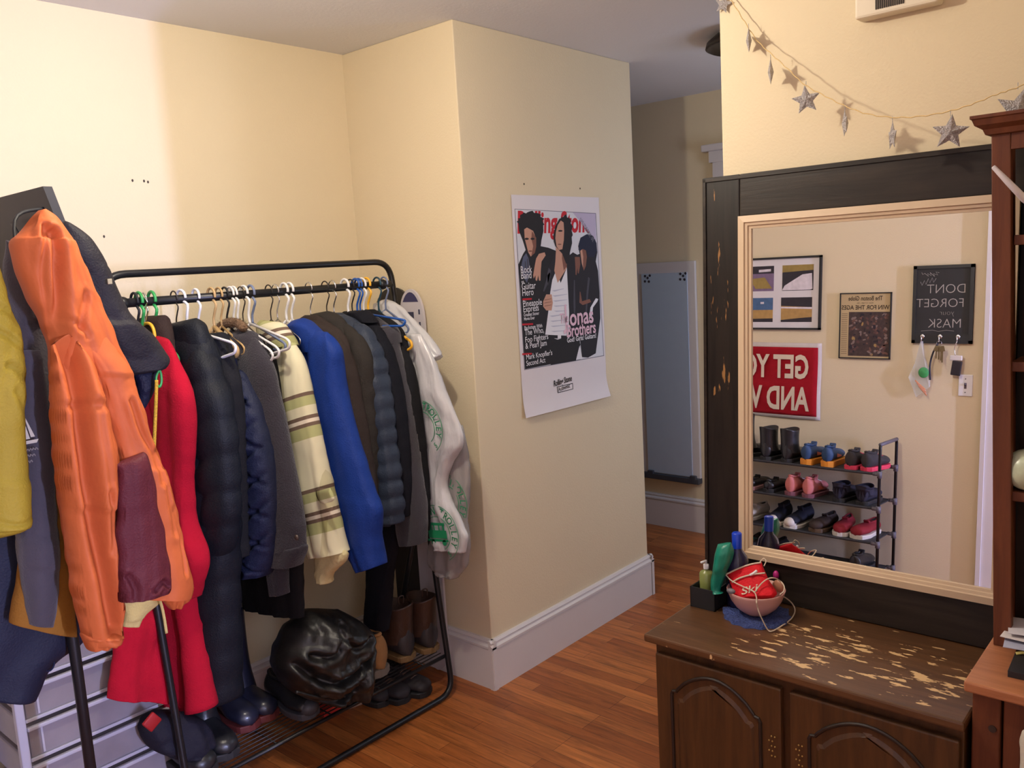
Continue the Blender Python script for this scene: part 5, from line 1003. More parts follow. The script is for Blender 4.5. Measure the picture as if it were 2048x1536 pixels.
sl_ = [(148, 650, 200, 630), (160, 690, 230, 690), (188, 750, 262, 752), (204, 820, 284, 825), (220, 880, 302, 880), (230, 930, 320, 935), (232, 980, 336, 980), (236, 1050, 352, 1050), (240, 1110, 366, 1110), (244, 1160, 379, 1160), (262, 1192, 374, 1192)]
strip('sleeve', ('y', 1.805), sl_, 0.11, K_['orange'], t, ((0.004, 4, 2),), seed=72, rings=110, segs=90, tcurve=lambda v: min(1, .10+v*3.5), creases=[([(248, 800), (268, 860), (292, 905), (304, 960)], .012, .006), ([(300, 900), (316, 980), (330, 1060)], .010, .006), ([(330, 1010), (345, 1080), (350, 1140)], .010, .005)])
strip('forearm_panel', ('y', 1.757), [(229, 929, 288, 904), (232, 945, 296, 918), (233, 1010, 312, 990), (234, 1080, 328, 1070), (236, 1140, 338, 1130), (238, 1180, 340, 1168), (240, 1204, 336, 1184)], 0.05, K_['maroon'], t, ((0.003, 4, 2), (0.002, 9, 4)), seed=73, rings=80, segs=70, creases=[([(250, 1150), (262, 1175), (262, 1195)], .010, .006), ([(300, 1176), (316, 1160), (330, 1170)], .012, .005)])
strip('cuff', ('y', 1.80), [(318, 1184, 376, 1178), (326, 1200, 374, 1196), (340, 1218, 362, 1214)], 0.08, K_['orange'], t, ((0.008, 16, 2),), seed=74, rings=18, segs=80)
# cream hem with cord under the orange jacket
t = hung('cream_jacket', 'cream canvas jacket hem with dangling cord below the maroon panel', 'jacket', 1.95, None)
strip('body', ('y', 1.93), [(236, 1120, 318, 1110), (240, 1190, 322, 1186), (244, 1215, 320, 1200), (245, 1238, 288, 1228), (244, 1252, 276, 1252)], 0.05, K_['cream'], t, ((0.004, 4, 2),), seed=75, rings=30)
mb = MB(); mb.tube(smooth_pts([ony(q, 1.9) for q in ((318, 1196), (324, 1215), (329, 1240), (333, 1266))], 14), 0.0035, 8); mb.build('cord', K_['cream'], t, True)
# yellow and black rope with green carabiner
t = hung('climbing_cord', 'thin yellow and black striped cord with green clip beside red coat', 'cord', 1.96, None)
mb = MB(); mb.tube(smooth_pts([ony(q, 1.95) for q in ((313, 760), (312, 800), (310, 850), (308, 902))], 20), 0.0042, 8); mb.build('rope', mat('striped_rope', srgb(200, 150, 40), 0.8, var=0.95, vscale=330), t, True)
mb = MB(); mb.tube(smooth_pts([ony(q, 1.95) for q in ((319, 740), (313, 752), (313, 766), (319, 774), (323, 764), (322, 748), (319, 740))], 24), 0.0028, 8); mb.build('carabiner', M['green_plastic'], t, True)
# ================================================================== plastic drawer tower at the back wall
t = thing('drawer_tower', 'white plastic drawer tower with clear drawers on the back wall', 'drawers', (0.98, 2.72, 0))
cl = mat('clear_drawer', (0.30, 0.27, 0.29), 0.25, var=0.25, vscale=9, alpha=0.85); fr = mat('tower_white', (0.45, 0.44, 0.50), 0.35, var=0.04)
x0, x1, y0, y1 = 0.745, 1.22, 2.56, 2.88
for x in (x0, x1):
    for y in (y0, y1): mb = MB(); mb.box((x-0.012, y-0.012, 0), (x+0.012, y+0.012, 0.745), 0.004); mb.build('post', fr, t)
mb = MB(); mb.box((x0-0.015, y0-0.015, 0.745), (x1+0.015, y1+0.015, 0.77), 0.006); mb.build('top', fr, t)
mb = MB(); mb.box((x0-0.012, y0-0.012, 0.0), (x1+0.012, y1+0.012, 0.03), 0.006); mb.build('base', fr, t)
for k in range(6):
    z = 0.04+k*0.117
    d = MB(); d.box((x0+0.016, y0-0.004, z), (x1-0.016, y1-0.02, z+0.096), 0.006); d = d.build('drawer', cl, t)
    mb = MB(); mb.box((x0+0.012, y0-0.018, z+0.088), (x1-0.012, y0-0.004, z+0.100), 0.003); mb.box((x0+0.012, y0-0.012, z-0.004), (x1-0.012, y0-0.004, z+0.006), 0.002); mb.build('drawer_rim', fr, d)
    mb = MB()
    for i in (0,): xx = x0+0.05; mb.box((xx-0.003, y0-0.008, z+0.01), (xx+0.003, y0-0.004, z+0.09), 0.001)
    mb.build('drawer_rib', fr, d)
# ================================================================== footwear
def shoe(name, lab, cat, toe, ang, mt, sole=None, L=0.27, W=0.095, hh=0.085, toe_h=0.05, shaft=0, group=None, sole_h=0.02, lace=None, patch=None, toecap=None, tongue=True, shaft_w=0.055, shaft_mt=None, heelh=0.0, loop=False, flat_=False):
    """toe: point where the tip of the sole meets the support; ang: direction the toe points"""
    d = Vector((math.cos(ang), math.sin(ang), 0)); n = Vector((-d.y, d.x, 0)); base = Vector(toe)-d*L
    def T(s_, l, z): return base+d*(s_*L)+n*l+Vector((0, 0, z))
    t = thing(name, lab, cat, base+d*L*0.5)
    if group: t['group'] = group
    wf = lambda s_: W*0.5*(0.72+0.08*math.sin(PI*s_*0.9)+0.26*math.exp(-((s_-0.70)/0.22)**2))*(1 if 0.06 < s_ < 0.94 else math.sqrt(max(0.05, (s_ if s_ < 0.5 else 1-s_)/0.06)))
    N = 22; seg = 24; V = []; F = []
    top = lambda s_: toe_h+(hh-toe_h)*(1-1/(1+math.exp(-(s_-0.50)*11)))+(-0.45*toe_h*max(0, (s_-0.86)/0.14)**2)
    if shaft: top = lambda s_: toe_h+(max(hh, 0.09)-toe_h)*(1-1/(1+math.exp(-(s_-0.45)*12)))-0.45*toe_h*max(0, (s_-0.86)/0.14)**2
    if flat_: top = lambda s_: 0.012+0.02*(s_ > 0.5)*math.sin(PI*min(1, max(0, (s_-0.5)*2.2)))
    for i in range(N+1):
        s_ = 0.004+0.992*i/N; h_ = top(s_); w_ = wf(s_)
        for j in range(seg):
            a = 2*PI*j/seg; ca, sa = math.cos(a), math.sin(a); z = sole_h+(h_*(0.5+0.5*sa)) if True else 0
            x = math.copysign(abs(ca)**0.75, ca)*w_*(1-0.28*max(0, sa)**1.5*(0.6 if s_ > 0.5 else 1.0)); V.append(T(s_, x, z))
    for i in range(N):
        for j in range(seg): F.append((i*seg+j, i*seg+(j+1) % seg, (i+1)*seg+(j+1) % seg, (i+1)*seg+j))
    F += [tuple(range(seg))[::-1], tuple(N*seg+j for j in range(seg))]
    up = mk('upper', V, F, mt, t, True)
    sm = sole or mat('black_rubber', (0.02, 0.02, 0.022), 0.6, var=0.15); V = []; F = []; R_ = 30
    out = [(s_, 1) for s_ in [0.004+0.992*i/N for i in range(N+1)]]+[(s_, -1) for s_ in [0.996-0.992*i/N for i in range(N+1)]]
    for z, e in ((0, 1.0), (0.003, 1.06), (sole_h, 1.10), (sole_h+0.004, 1.03)):
        for s_, sd in out: V.append(T(s_, sd*wf(s_)*e, z+(heelh if s_ < 0.3 else 0)*(z > 0)*0))
    k = len(out)
    for r_ in range(3):
        for j in range(k): F.append((r_*k+j, r_*k+(j+1) % k, (r_+1)*k+(j+1) % k, (r_+1)*k+j))
    F += [tuple(range(k))[::-1], tuple(3*k+j for j in range(k))]; mk('sole', V, F, sm, t, False)
    if shaft:
        rows = [(0.0, 1.12, 0.05), (0.3, 1.0, 0.0), (0.7, 1.0, -0.02), (1.0, 1.06, -0.03)]; V = []; F = []; n2 = 26; prof = [(a*shaft, b, c) for a, b, c in rows]; z0 = sole_h+hh*0.45
        rr_ = [(z0+a, b*shaft_w, c) for a, b, c in catmull(prof, 14)]; rr_ += [(rr_[-1][0]-0.001, rr_[-1][1]-0.006, rr_[-1][2]), (rr_[-1][0]-0.06, rr_[-1][1]-0.008, rr_[-1][2])]
        for z, r_, off in rr_:
            for j in range(n2): a = 2*PI*j/n2; V.append(T(0.235+off, math.sin(a)*r_*0.86, z)+d*(math.cos(a)*r_)+Vector((0, 0, 0.006*math.sin(a*2+1) if z > z0+shaft*.8 else 0)))
        for i in range(len(rr_)-1):
            for j in range(n2): F.append((i*n2+j, i*n2+(j+1) % n2, (i+1)*n2+(j+1) % n2, (i+1)*n2+j))
        F.append(tuple((len(rr_)-1)*n2+j for j in range(n2)))
        sh = mk('shaft', V, F, shaft_mt or mt, t, True)
        if loop:
            c_ = T(0.12, 0, z0+shaft); mb = MB(); mb.tube(smooth_pts([c_-n*0.01, c_-n*0.012+Vector((0, 0, 0.03)), c_+n*0.012+Vector((0, 0, 0.03)), c_+n*0.01], 12), 0.003, 6); mb.build('pull_loop', shaft_mt or mt, sh, True)
    elif not flat_:
        # collar opening: a padded ring with a dark inside
        zc = sole_h+hh*0.985; V2 = []
        pts = [T(0.24+0.20*math.cos(2*PI*i/22), 0.5*wf(0.25)*1.0*math.sin(2*PI*i/22), zc-0.004+0.010*math.cos(2*PI*i/22)**2-0.008*(math.cos(2*PI*i/22) > 0.6)) for i in range(22)]
        mb = MB(); mb.tube(pts, 0.0065, 8, closed=True); co = mb.build('collar', mt, t, True)
        mk('opening', [p+Vector((0, 0, 0.002)) for p in pts], [tuple(range(22))], mat('shoe_inside', (0.015, 0.014, 0.015), 0.9, var=0.2), co, False)
        if tongue:
            mb = MB(); c_ = T(0.47, 0, sole_h+hh*0.95); R_ = Matrix((d, n, Vector((0, 0, 1)))).transposed()@Matrix.Rotation(0.5, 3, 'Y'); mb.box(c_-Vector((0.006, 0.018, 0.02)), c_+Vector((0.006, 0.018, 0.014)), 0.005, R_); mb.build('tongue', mt, t)
    if lace:
        mb = MB()
        for i in range(5):
            s_ = 0.50+i*0.055; z = sole_h+top(s_)+0.001; mb.tube([T(s_, -0.02, z-0.004), T(s_+0.01, 0, z+0.002), T(s_, 0.02, z-0.004)], 0.0022, 6)
        mb.build('laces', lace, t, True)
    if toecap:
        mb = MB(); c_ = T(0.90, 0, sole_h+toe_h*0.30); mb.sphere(c_, (W*0.40, W*0.40, toe_h*0.62), 9); mb.build('toe_cap', toecap, t, True)
    if patch:
        for sd in (-1, 1):
            V = [T(0.30+0.06*k, sd*(wf(0.3+0.06*k)*1.03), sole_h+z) for k in range(5) for z in (hh*0.22, hh*0.50-0.004*k)]; mk('side_patch', V, [(k*2, k*2+2, k*2+3, k*2+1) if sd < 0 else (k*2, k*2+1, k*2+3, k*2+2) for k in range(4)], patch, t, False)
    return t
rub = mat('navy_rubber', srgb(34, 36, 52), 0.35, var=0.1, coat=0.2); red_s = mat('dark_red_sole', srgb(96, 38, 36), 0.6, var=0.1); blk = mat('black_leather', (0.018, 0.018, 0.02), 0.35, var=0.2, bump=0.1); brn = mat('brown_leather', srgb(60, 40, 30), 0.45, var=0.3, vscale=30, bump=0.2); tan_s = mat('tan_sole', srgb(116, 88, 54), 0.6, var=0.1)
S_ = 'shoes and boots on the rack shelf'
def zs(q, z=ZS+0.008): return onz(q, z)
def fit_toe(q, z, ang, L): return onz(q, z)
hd = -PI/2
shoe('rain_boot', 'left navy rubber rain boot with red sole edge, on the rack shelf', 'boot', (zs((506, 1462)).x, zs((506, 1462)).y+0.0, ZS+0.008), hd-0.05, rub, red_s, L=0.27, hh=0.10, toe_h=0.055, shaft=0.27, shaft_w=0.062, group=S_)
shoe('rain_boot', 'right navy rubber rain boot beside the leather bag', 'boot', (zs((546, 1440)).x, zs((546, 1440)).y+0.0, ZS+0.008), hd+0.05, rub, red_s, L=0.27, hh=0.10, toe_h=0.055, shaft=0.30, shaft_w=0.062, group=S_)
shoe('black_boot', 'black ankle boot under the red coat at the shelf left end', 'boot', (1.20, 2.40, ZS+0.008), hd+0.15, blk, L=0.26, shaft=0.13, group=S_)
shoe('black_boot', 'black ankle boot under the long puffer coat hem', 'boot', (1.285, 2.43, ZS+0.008), hd-0.1, blk, L=0.26, shaft=0.12, group=S_)
shoe('black_shoe', 'black shoe with grey toe half behind the leather bag', 'shoe', (zs((578, 1412)).x, 2.42, ZS+0.008), hd, blk, mat('grey_sole', (0.06, 0.06, 0.07), 0.6, var=0.1), L=0.26, group=S_, toecap=mat('grey_toe', (0.05, 0.05, 0.06), 0.5, var=0.1))
HU = lambda q, a, L: zs(q)+Vector((math.cos(a), math.sin(a), 0))*L
t = shoe('hiking_shoe', 'tan and grey hiking shoe right of the leather bag', 'shoe', HU((770, 1352), -hd+0.1, .285), -hd+0.1, mat('tan_suede', srgb(156, 112, 66), 0.85, var=0.2, vscale=40), mat('hiking_sole_grey', srgb(120, 108, 96), 0.7, var=0.2), L=0.285, W=0.118, hh=0.135, toe_h=0.06, group=S_, lace=flat('lace_pale', srgb(190, 180, 160)), toecap=mat('rubber_toe_grey', srgb(84, 84, 96), 0.6, var=0.1), sole_h=0.026)
t = shoe('hiking_shoe', 'tan hiking shoe partly covered by the leather bag', 'shoe', HU((724, 1366), -hd, .285), -hd, mat('tan_suede2', srgb(120, 98, 66), 0.85, var=0.2), mat('hiking_sole_grey2', srgb(110, 100, 90), 0.7, var=0.2), L=0.285, W=0.10, hh=0.10, group=S_)
bt = mat('brown_boot_toe', srgb(50, 46, 48), 0.5, var=0.15)
shoe('work_boot', 'left brown leather lace-up boot on the rack shelf', 'boot', HU((822, 1322), -hd-0.05, .28), -hd-0.05, bt, tan_s, L=0.28, W=0.110, hh=0.115, toe_h=0.06, shaft=0.155, shaft_w=0.064, shaft_mt=brn, group=S_, loop=True)
shoe('work_boot', 'right brown leather lace-up boot nearest the rack end', 'boot', HU((868, 1306), -hd-0.12, .28), -hd-0.12, bt, tan_s, L=0.28, W=0.110, hh=0.115, toe_h=0.06, shaft=0.155, shaft_w=0.064, shaft_mt=brn, group=S_, loop=True)
dk = mat('dark_sneaker', srgb(40, 34, 38), 0.7, var=0.3)
for q, lab, a in (((775, 1412), 'dark shoe on the floor under the tan hiking shoe', 0.0), ((815, 1406), 'dark shoe with maroon side on the floor below the brown boots', 0.05), ((858, 1392), 'dark shoe with pale strap on the floor at the rack end', 0.12)):
    shoe('floor_shoe', lab, 'shoe', onz(q, 0.0), hd+a, dk, L=0.26, group='shoes on the floor under the rack', toe_h=0.045, hh=0.075, lace=flat('lace_brown', srgb(110, 84, 70)) if a else None)
# glossy leather bag
t = thing('leather_bag', 'slumped glossy black leather bag on the rack shelf', 'bag', (1.68, 2.45, ZS)); lm = mat('glossy_black_leather', (0.010, 0.009, 0.009), 0.42, var=0.2, bump=0.35, bscale=22)
strip('bag_body', ('y', 2.41), [(618, 1222, 676, 1218), (585, 1250, 720, 1246), (566, 1285, 733, 1280), (556, 1325, 735, 1318), (566, 1362, 733, 1352), (600, 1392, 728, 1378), (650, 1404, 700, 1394)], 0.24, lm, t, ((0.018, 2.2, 3.5), (0.010, 5, 6)), seed=81, crumple=0.026, rings=110, segs=120, creases=[([(588, 1300), (625, 1290), (650, 1240)], .03, .012), ([(568, 1318), (612, 1346), (655, 1338), (700, 1300), (732, 1262)], .04, .014), ([(615, 1388), (668, 1366), (692, 1320), (706, 1290)], .03, .010), ([(640, 1250), (670, 1280), (700, 1262)], .02, .010)])
mb = MB(); c_ = ony((701, 1371), 2.30); mb.sphere(c_, (0.006, 0.004, 0.006), 8); mb.build('rivet', cr, t, True)
mb = MB(); mb.tube(smooth_pts([ony(q, 2.31) for q in ((592, 1384), (622, 1392), (655, 1398), (690, 1392))], 20), 0.006, 8); mb.build('strap', lm, t, True)
# red and white box edge on the floor
a = onz((648, 1428), 0.02); b = onz((745, 1392), 0.02)
t = thing('flat_box', 'flat box with red and pale edge on the floor under the shelf', 'box', (a+b)/2); mb = MB(); d = (b-a); L_ = d.length; an = math.atan2(d.y, d.x); R_ = Matrix.Rotation(an, 3, 'Z'); c_ = (a+b)/2+Vector((-math.sin(an), math.cos(an), 0))*0.10
m3 = (a+d*0.5)
mb.box((c_.x-L_/2, c_.y-0.10, 0.0), (c_.x+L_/2, c_.y+0.10, 0.035), 0.002, R_); mb.build('carton', mat('carton_pale', srgb(176, 150, 136), 0.7, var=0.1), t)
mb = MB(); c2 = c_-R_@Vector((L_/4, 0, 0)); mb.box((c2.x-L_/4-0.001, c2.y-0.101, 0.001), (c2.x+L_/4, c2.y+0.101, 0.0355), 0.002, R_); mb.build('red_half', mat('carton_red', srgb(186, 44, 34), 0.6, var=0.15), t)
# dark bundle at the lower left of the shelf with red scrap
t = thing('shoe_bag', 'dark crumpled shoe bag on the left end of the rack shelf', 'bag', (1.2, 2.45, ZS))
strip('bag_body', ('y', 2.50), [(306, 1424, 350, 1420), (286, 1446, 400, 1436), (284, 1474, 420, 1462), (300, 1496, 424, 1484), (330, 1508, 400, 1500)], 0.14, cloth('shoe_bag_dark', srgb(34, 33, 44)), t, ((0.012, 5, 5),), seed=83, crumple=0.022)
mb = MB(); mb.box(ony((303, 1438), 2.42)-Vector((.022, .006, .030)), ony((303, 1438), 2.42)+Vector((.022, .006, .012)), 0.004, Matrix.Rotation(-.6, 3, 'Y')); mb.build('red_tag', mat('red_scrap', srgb(150, 16, 22), 0.6, var=0.3), t, True)
# ================================================================== shoe rack in the mirror
t = thing('shoe_rack', 'four tier black tube shoe rack along the left wall', 'shoe rack', (-0.72, 2.2, 0))
XF_, XB_ = -0.57, -0.85; YR0, YR1 = 1.53, 2.62; tiers = (0.065, 0.262, 0.458, 0.652); gj = mat('grey_joint', srgb(96, 92, 102), 0.5, var=0.1)
for y in (YR0, YR1):
    mb = MB(); mb.tube(arc_pts([(XF_, y, 0.0), (XF_, y, 0.815), (XB_, y, 0.815), (XB_, y, 0.0)], 0.025, 5), 0.0085, 10); mb.build('end_frame', M['black_metal'], t, True)
    mb = MB()
    for x in (XF_, XB_):
        for z in tiers: mb.tube([(x, y, z-0.022), (x, y, z+0.016)], 0.013, 10); mb.tube([(x, y, z), (x, y+(0.035 if y < 2 else -0.035), z)], 0.011, 8)
    mb.tube([(XF_+0.0, y, 0.815), (XB_, y, 0.815)], 0.0105, 10)
    mb.build('joint', gj, t, True)
for z in tiers:
    mb = MB()
    for x in (XF_, XB_): mb.tube([(x, YR0, z), (x, YR1, z)], 0.0075, 8)
    mb.box((XB_, YR0+0.03, z-0.003), (XF_, YR1-0.03, z+0.003)); mb.build('shelf', mat('shelf_fabric', (0.03, 0.03, 0.034), 0.7, var=0.15), t)
mnav = mat('sneaker_blue', srgb(36, 66, 104), 0.6, var=0.2); orr = mat('orange_sole', srgb(216, 136, 40), 0.5, var=0.1); pk = mat('hot_pink', srgb(220, 60, 90), 0.6, var=0.1); dg = mat('dark_grey_knit', srgb(52, 48, 50), 0.8, var=0.2); salm = mat('salmon_mesh', srgb(206, 120, 116), 0.7, var=0.3); whs = mat('white_rubber', srgb(214, 206, 196), 0.5, var=0.05); crim = mat('crimson_canvas', srgb(132, 20, 34), 0.8, var=0.1); opat = mat('orange_patch', srgb(210, 120, 90), 0.6, var=0.1); teal = mat('teal_strap', srgb(30, 110, 104), 0.6, var=0.1)
T1 = 'shoes on the shoe rack along the left wall'; hr_ = PI   # toes to the wall, heels to the room
def rs(y, tier, nm, lab, mt, ang=PI, x=None, **k):
    L_ = k.get('L', 0.26); z = tiers[tier]+0.003
    cx = (XF_+XB_)/2 if x is None else x
    shoe(nm, lab, k.pop('cat', 'shoe'), (cx+math.cos(ang)*L_/2, y+math.sin(ang)*L_/2, z), ang, mt, group=T1, **k)
rs(1.60, 3, 'dark_sneaker', 'dark knit sneaker with pink sole, nearest the rack post on top tier', dg, sole=pk, lace=pk, L=0.24, ang=PI+0.12)
rs(1.70, 3, 'dark_sneaker', 'dark knit sneaker with pink sole beside the orange soled pair', dg, sole=pk, lace=pk, L=0.24)
rs(1.84, 3, 'running_shoe', 'blue running shoe with orange sole, nearer the pink soled pair', mnav, sole=orr, patch=opat, L=0.27, sole_h=0.032, ang=PI-0.1)
rs(1.95, 3, 'running_shoe', 'blue running shoe with orange sole, next to the black boots', mnav, sole=orr, patch=opat, L=0.27, sole_h=0.032)
rs(2.07, 3, 'tall_boot', 'black boot with wide shaft nearest the blue running shoes', blk, cat='boot', shaft=0.14, shaft_w=0.06, L=0.26)
rs(2.20, 3, 'tall_boot', 'black boot with wide shaft in the middle of the top tier', blk, cat='boot', shaft=0.14, shaft_w=0.06, L=0.26)
rs(2.34, 3, 'tall_boot', 'slouched black boot toward the far end of the top tier', blk, cat='boot', shaft=0.20, shaft_w=0.065, L=0.26, ang=PI+0.3)
rs(2.48, 3, 'tall_boot', 'black boot last on the top tier', blk, cat='boot', shaft=0.20, shaft_w=0.065, L=0.26, ang=PI-0.1)
rs(1.63, 2, 'navy_bootie', 'navy ankle boot nearest the post on the second tier', mat('navy_suede', srgb(34, 34, 54), 0.8, var=0.2), cat='boot', shaft=0.05, L=0.25)
rs(1.76, 2, 'navy_bootie', 'navy ankle boot beside the salmon sneakers', mat('navy_suede', srgb(34, 34, 54), 0.8), cat='boot', shaft=0.05, L=0.25)
rs(1.94, 2, 'salmon_sneaker', 'salmon pink sneaker, left in mirror view of its pair', salm, lace=whs, L=0.25, hh=0.095, toe_h=0.055, patch=mat('coral', srgb(226, 104, 84), 0.6, var=0.1), sole=mat('mauve_sole', srgb(130, 80, 92), 0.5, var=0.1))
rs(2.045, 2, 'salmon_sneaker', 'salmon pink sneaker next to the dark flats', salm, lace=whs, L=0.25, hh=0.095, toe_h=0.055, patch=mat('coral', srgb(226, 104, 84), 0.6), sole=mat('mauve_sole', srgb(130, 80, 92), 0.5))
rs(2.18, 2, 'dark_flat', 'black low shoe right beside the salmon pair on second tier', blk, L=0.25, hh=0.05, toe_h=0.035)
rs(2.30, 2, 'dark_flat', 'black low shoe toward the far end of second tier', blk, L=0.25, hh=0.05, toe_h=0.035, sole=mat('rose_sole', srgb(150, 110, 110), 0.6, var=0.1))
rs(1.64, 1, 'crimson_shoe', 'crimson canvas shoe with white sole nearest the post on third tier', crim, ang=0.15, sole=whs, L=0.25, hh=0.06)
rs(1.76, 1, 'crimson_shoe', 'crimson canvas shoe with white sole beside the dark loafers', crim, ang=-0.1, sole=whs, L=0.25, hh=0.06)
rs(1.88, 1, 'loafer', 'dark brown loafer between crimson shoe and white toed sneakers', mat('brown_knit', srgb(56, 42, 36), 0.7, var=0.4, vscale=60), ang=0.1, L=0.26, hh=0.06, sole=mat('loafer_sole', srgb(90, 70, 50), 0.6, var=0.1))
rs(2.03, 1, 'toecap_sneaker', 'navy sneaker with white toe cap, nearer the loafer', mat('navy_canvas', srgb(26, 28, 44), 0.8, var=0.1), ang=0.1, L=0.27, hh=0.085, sole=whs, toecap=whs)
rs(2.15, 1, 'toecap_sneaker', 'navy sneaker with white toe cap, farther from the loafer', mat('navy_canvas', srgb(26, 28, 44), 0.8), ang=-0.05, L=0.27, hh=0.085, sole=whs, toecap=whs)
rs(2.32, 1, 'white_sneaker', 'white low sneaker at the far part of third tier', whs, ang=0.2, L=0.26, hh=0.06, sole=whs, lace=whs)
rs(1.66, 0, 'bottom_boot', 'dark shoe nearest the post on the lowest tier', blk, L=0.26)
rs(2.18, 0, 'strappy_sandal', 'dark sandal with teal straps on the lowest tier', dg, ang=0.1, L=0.26, hh=0.05, lace=teal, sole=blk)
rs(2.32, 0, 'strappy_sandal', 'dark sandal with teal trim at the far end of lowest tier', dg, ang=-0.1, L=0.26, hh=0.05, lace=teal, sole=blk)
# ================================================================== things on the cabinet
Z = 0.7610
# black organiser box
c1, c2, c3 = onz((1380, 1213), Z), onz((1440, 1226), Z), onz((1422, 1218), Z)
p = onz((1381, 1212), Z)
t = thing('organizer_box', 'small open black box at the left end of the cabinet', 'box', (p.x+.06, p.y-.045, Z)); mb = MB()
bx0, bx1, by1, by0, bz = p.x, p.x+0.11, p.y, p.y-0.072, Z+0.056
for lo, hi in (((bx0, by0, Z), (bx1, by1, Z+0.003)), ((bx0, by0, Z), (bx0+0.003, by1, bz)), ((bx1-0.003, by0, Z), (bx1, by1, bz)), ((bx0, by0, Z), (bx1, by0+0.003, bz)), ((bx0, by1-0.003, Z), (bx1, by1, bz))): mb.box(lo, hi)
mb.build('box_walls', M['black'], t)
# green soap jar inside
q = onx((1413, 1160), bx0+0.055)
t = thing('hand_sanitizer', 'small bottle of pale green gel standing in the black box', 'bottle', (q.x, q.y, Z)); mb = MB(); mb.lathe([(0.001, 0.004), (0.017, 0.004), (0.019, 0.01), (0.019, 0.078), (0.015, 0.085), (0.006, 0.088), (0.006, 0.094)], (q.x, q.y+0.0, Z), 20); mb.build('gel_bottle', mat('green_gel', srgb(150, 160, 90), 0.15, var=0.1, trans=0.3), t, True)
mb = MB(); mb.lathe([(0.0075, 0.092), (0.0075, 0.104), (0.001, 0.106)], (q.x, q.y, Z), 14); mb.tube([(q.x, q.y, Z+0.104), (q.x, q.y, Z+0.114), (q.x-0.02, q.y+0.004, Z+0.114)], 0.003, 8); mb.build('pump', M['white_plastic'], t, True)
# teal folded packet
t = thing('teal_packet', 'teal green soft packet leaning behind the pink bowl', 'packet', (1.93, 1.07, Z))
strip('wrapper', ('x', 1.955), [(1436, 1088, 1462, 1085), (1433, 1105, 1464, 1102), (1430, 1125, 1462, 1120), (1425, 1150, 1450, 1150), (1422, 1172, 1440, 1180), (1424, 1185, 1446, 1186)], 0.045, mat('teal_film', srgb(22, 128, 106), 0.35, var=0.2, vscale=20, bump=0.3, bscale=40), t, ((0.004, 12, 3),), seed=91, rings=30)
# bottle with blue cap
q = onz((1474, 1196), Z); bxp = Vector((2.0, 0, 0)); yb = onx((1474, 1090), 2.0).y; bt_ = Vector((2.0, yb, Z))
zcap0, zcap1 = onx((1474, 1094), 2.0).z, onx((1474, 1065), 2.0).z
t = thing('spray_bottle', 'clear bottle with bright blue cap behind the pink bowl', 'bottle', bt_); hb_ = zcap0-Z
mb = MB(); mb.lathe([(0.001, 0.0), (0.027, 0.0), (0.030, 0.004), (0.030, hb_*0.74), (0.026, hb_*0.86), (0.014, hb_*0.95), (0.011, hb_)], bt_, 28); mb.build('bottle_body', mat('dark_blue_label', srgb(34, 34, 66), 0.12, var=0.5, vscale=35), t, True)
mb = MB(); mb.lathe([(0.0125, hb_-0.002), (0.013, zcap1-Z-0.003), (0.011, zcap1-Z), (0.001, zcap1-Z)], bt_, 24); mb.build('cap', mat('blue_cap', srgb(14, 60, 190), 0.35, var=0.05), t, True)
# blue crocheted mat under the bowl
bc = onz((1513, 1232), Z); R0_ = 0.082
bl = onz((1440, 1222), Z); br_ = onz((1590, 1240), Z)
t_ = None; V = []; F = []; n = 72; rings_ = 9
for i in range(rings_+1):
    for j in range(n):
        a = 2*PI*j/n; r = R0_*(i/rings_ if i else 0.001)*(1+(0.045*math.sin(a*14) if i == rings_ else 0)); z = 0.006+0.0022*math.sin(i*3.1+a*16)+(0.004*math.sin(a*7+1) if i > 6 else 0)+0.003; V.append((bc.x+math.cos(a)*r, bc.y+math.sin(a)*r, Z+z))
for i in range(rings_):
    for j in range(n): F.append((i*n+j, i*n+(j+1) % n, (i+1)*n+(j+1) % n, (i+1)*n+j))
b0 = len(V); V += [(v[0], v[1], Z) for v in V[rings_*n:(rings_+1)*n]]; F += [(rings_*n+j, rings_*n+(j+1) % n, b0+(j+1) % n, b0+j) for j in range(n)]+[tuple(b0+j for j in range(n))[::-1]]
o = mk('woven_mat', V, F, mat('blue_yarn', srgb(62, 78, 136), 0.8, var=1.0, vscale=240, bump=0.9, bscale=260), None, True, (bc.x, bc.y, Z)); tag(o, 'round dark blue and white crocheted mat under the pink bowl', 'mat')
# pink bowl
t = thing('bowl', 'pale pink bowl holding the red pouch on the blue mat', 'bowl', (bc.x, bc.y, Z+0.010)); zb = 0.011
mb = MB(); mb.lathe([(0.001, zb), (0.030, zb), (0.036, zb+0.004), (0.052, zb+0.018), (0.064, zb+0.036), (0.0715, zb+0.056), (0.0735, zb+0.063), (0.0725, zb+0.064), (0.069, zb+0.056), (0.060, zb+0.034), (0.046, zb+0.016), (0.001, zb+0.008)], (bc.x, bc.y, Z), 56)
mb.build('bowl_shell', mat('pink_ceramic', srgb(206, 156, 148), 0.35, var=0.05, coat=0.2), t, True)
BT = Z+zb+0.064
